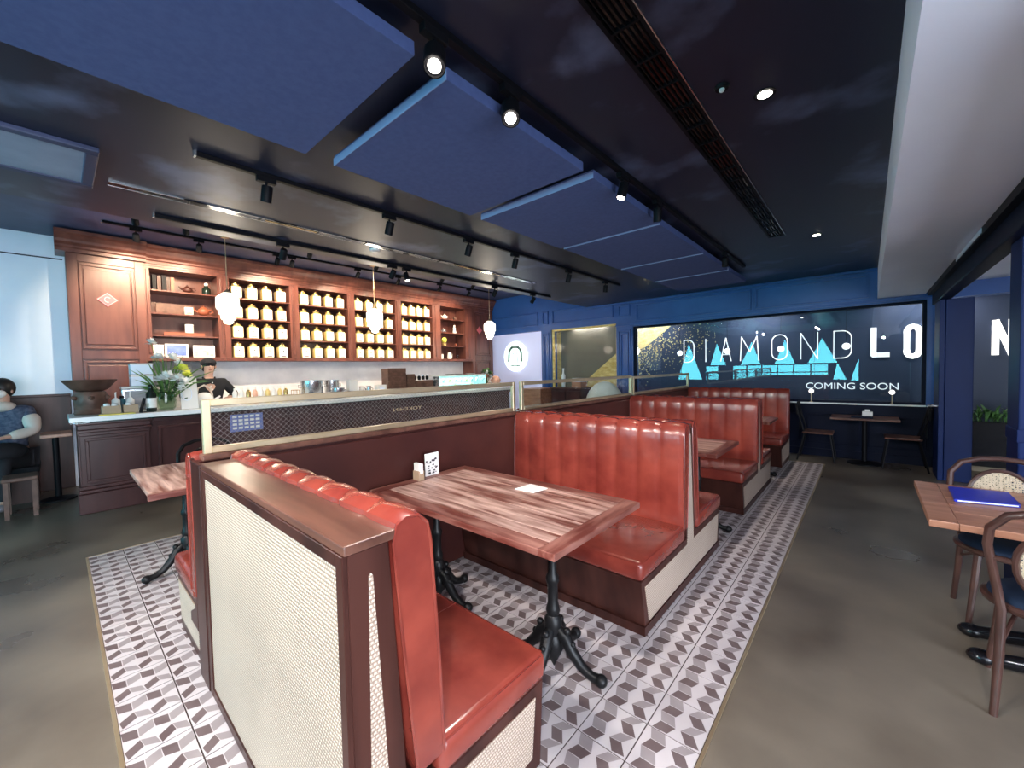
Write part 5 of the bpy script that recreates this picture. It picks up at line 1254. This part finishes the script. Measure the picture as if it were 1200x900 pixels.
part('hair', MB().ball(hd-fd*.025+upd*.02, .108, (.95, 1.0, 1.12), 18, 12), hair, t, world=False, smooth=True)
part('face_mask', MB().ball(hd+fd*.05-upd*.06, .066, (1, .85, .75), 14, 8), ceramic, t, world=False, smooth=True)
part('scarf', MB().ball((0, .07, 1.19), .115, (1.0, .85, .55), 14, 8), creamcloth, t, world=False, smooth=True)
part('coat_on_lap', MB().ball((0, .22, .66), .24, (1.0, 1.1, .48), 16, 10), blackcloth, t, world=False, smooth=True)
# seating at the left wall
t = thing('long_bench', 'dark bench along the pale wall under the seated person', 'bench', (-7.95, -1.2, 0))
part('seat', B(-8.24, -2.6, .36, -7.60, -.18, .44), blackcloth, t, bevel=.02); part('base', B(-8.24, -2.58, 0, -7.68, -.2, .36), wood, t)
t = thing('wooden_side_table', 'small wooden table with pale top between the person and the bar', 'table', (-7.55, 0, 0))
part('tabletop', B(-7.75, -.16, .80, -7.30, .10, .84), sidewood, t, bevel=.006)
part('column', MB().lathe([(.16, 0), (.16, .02), (.03, .05), (.03, .78), (.08, .80)], (-7.55, -.04, 0), 14), blackm, t)
t = thing('wooden_stool', 'low wooden stool beside the bar end', 'stool', (-7.25, -.1, 0))
part('seat', B(-7.22, -.44, .40, -6.88, -.18, .44), carved, t, bevel=.01)
for x in (-7.19, -6.91):
    for y in (-.41, -.21): part('leg', B(x-.018, y-.018, 0, x+.018, y+.018, .40), carved, t)

# ------------------------------------------------------------------ groups for repeats
GR = dict(track_spotlight='spotlights on the ceiling tracks', light_track='black light tracks on the ceiling', booth_table='worn wooden booth tables', back_to_back_bench='back-to-back booth benches',
          glass_screen='gold framed glass screens on the partition', pendant_lamp='stepped pendant lamps over the bar', reflection_globe='globes added as lamp reflections in the wide window', sill_lamp='small lamps on the window sill',
          syrup_bottle='slim bottles on the bar', pastry_cup='dessert cups in the display case', book='books on the top left shelf', shelf_cabinet='bays of the tea cabinet', bentwood_chair='bentwood chairs',
          black_cafe_chair='black cafe chairs at the far window', steel_pot='steel pots on the bar', brown_crate='brown crates on the bar', white_plate='white plates on the display case', milk_jug='small jugs on the bar',
          dark_jar='dark jars on the low crate', card_box='open card boxes on the bar', lid_stack='stacks of cup lids', pump_bottle='white pump bottles', teapot='teapots on the shelves', downlight='recessed downlights',
          framed_card='framed cards on the bottom left shelf', banquette_table='tables along the banquette', diamond_plaque='pink diamond plaques', panelled_cupboard='panelled cupboards', fill_strip_light='added fill strip lights above the hoarding', pale_case='pale stacked boxes')
for o in list(bpy.data.objects):
    if o.parent is None and 'category' in o and 'group' not in o:
        g_ = GR.get(o.name.split('.')[0])
        if g_: o['group'] = g_
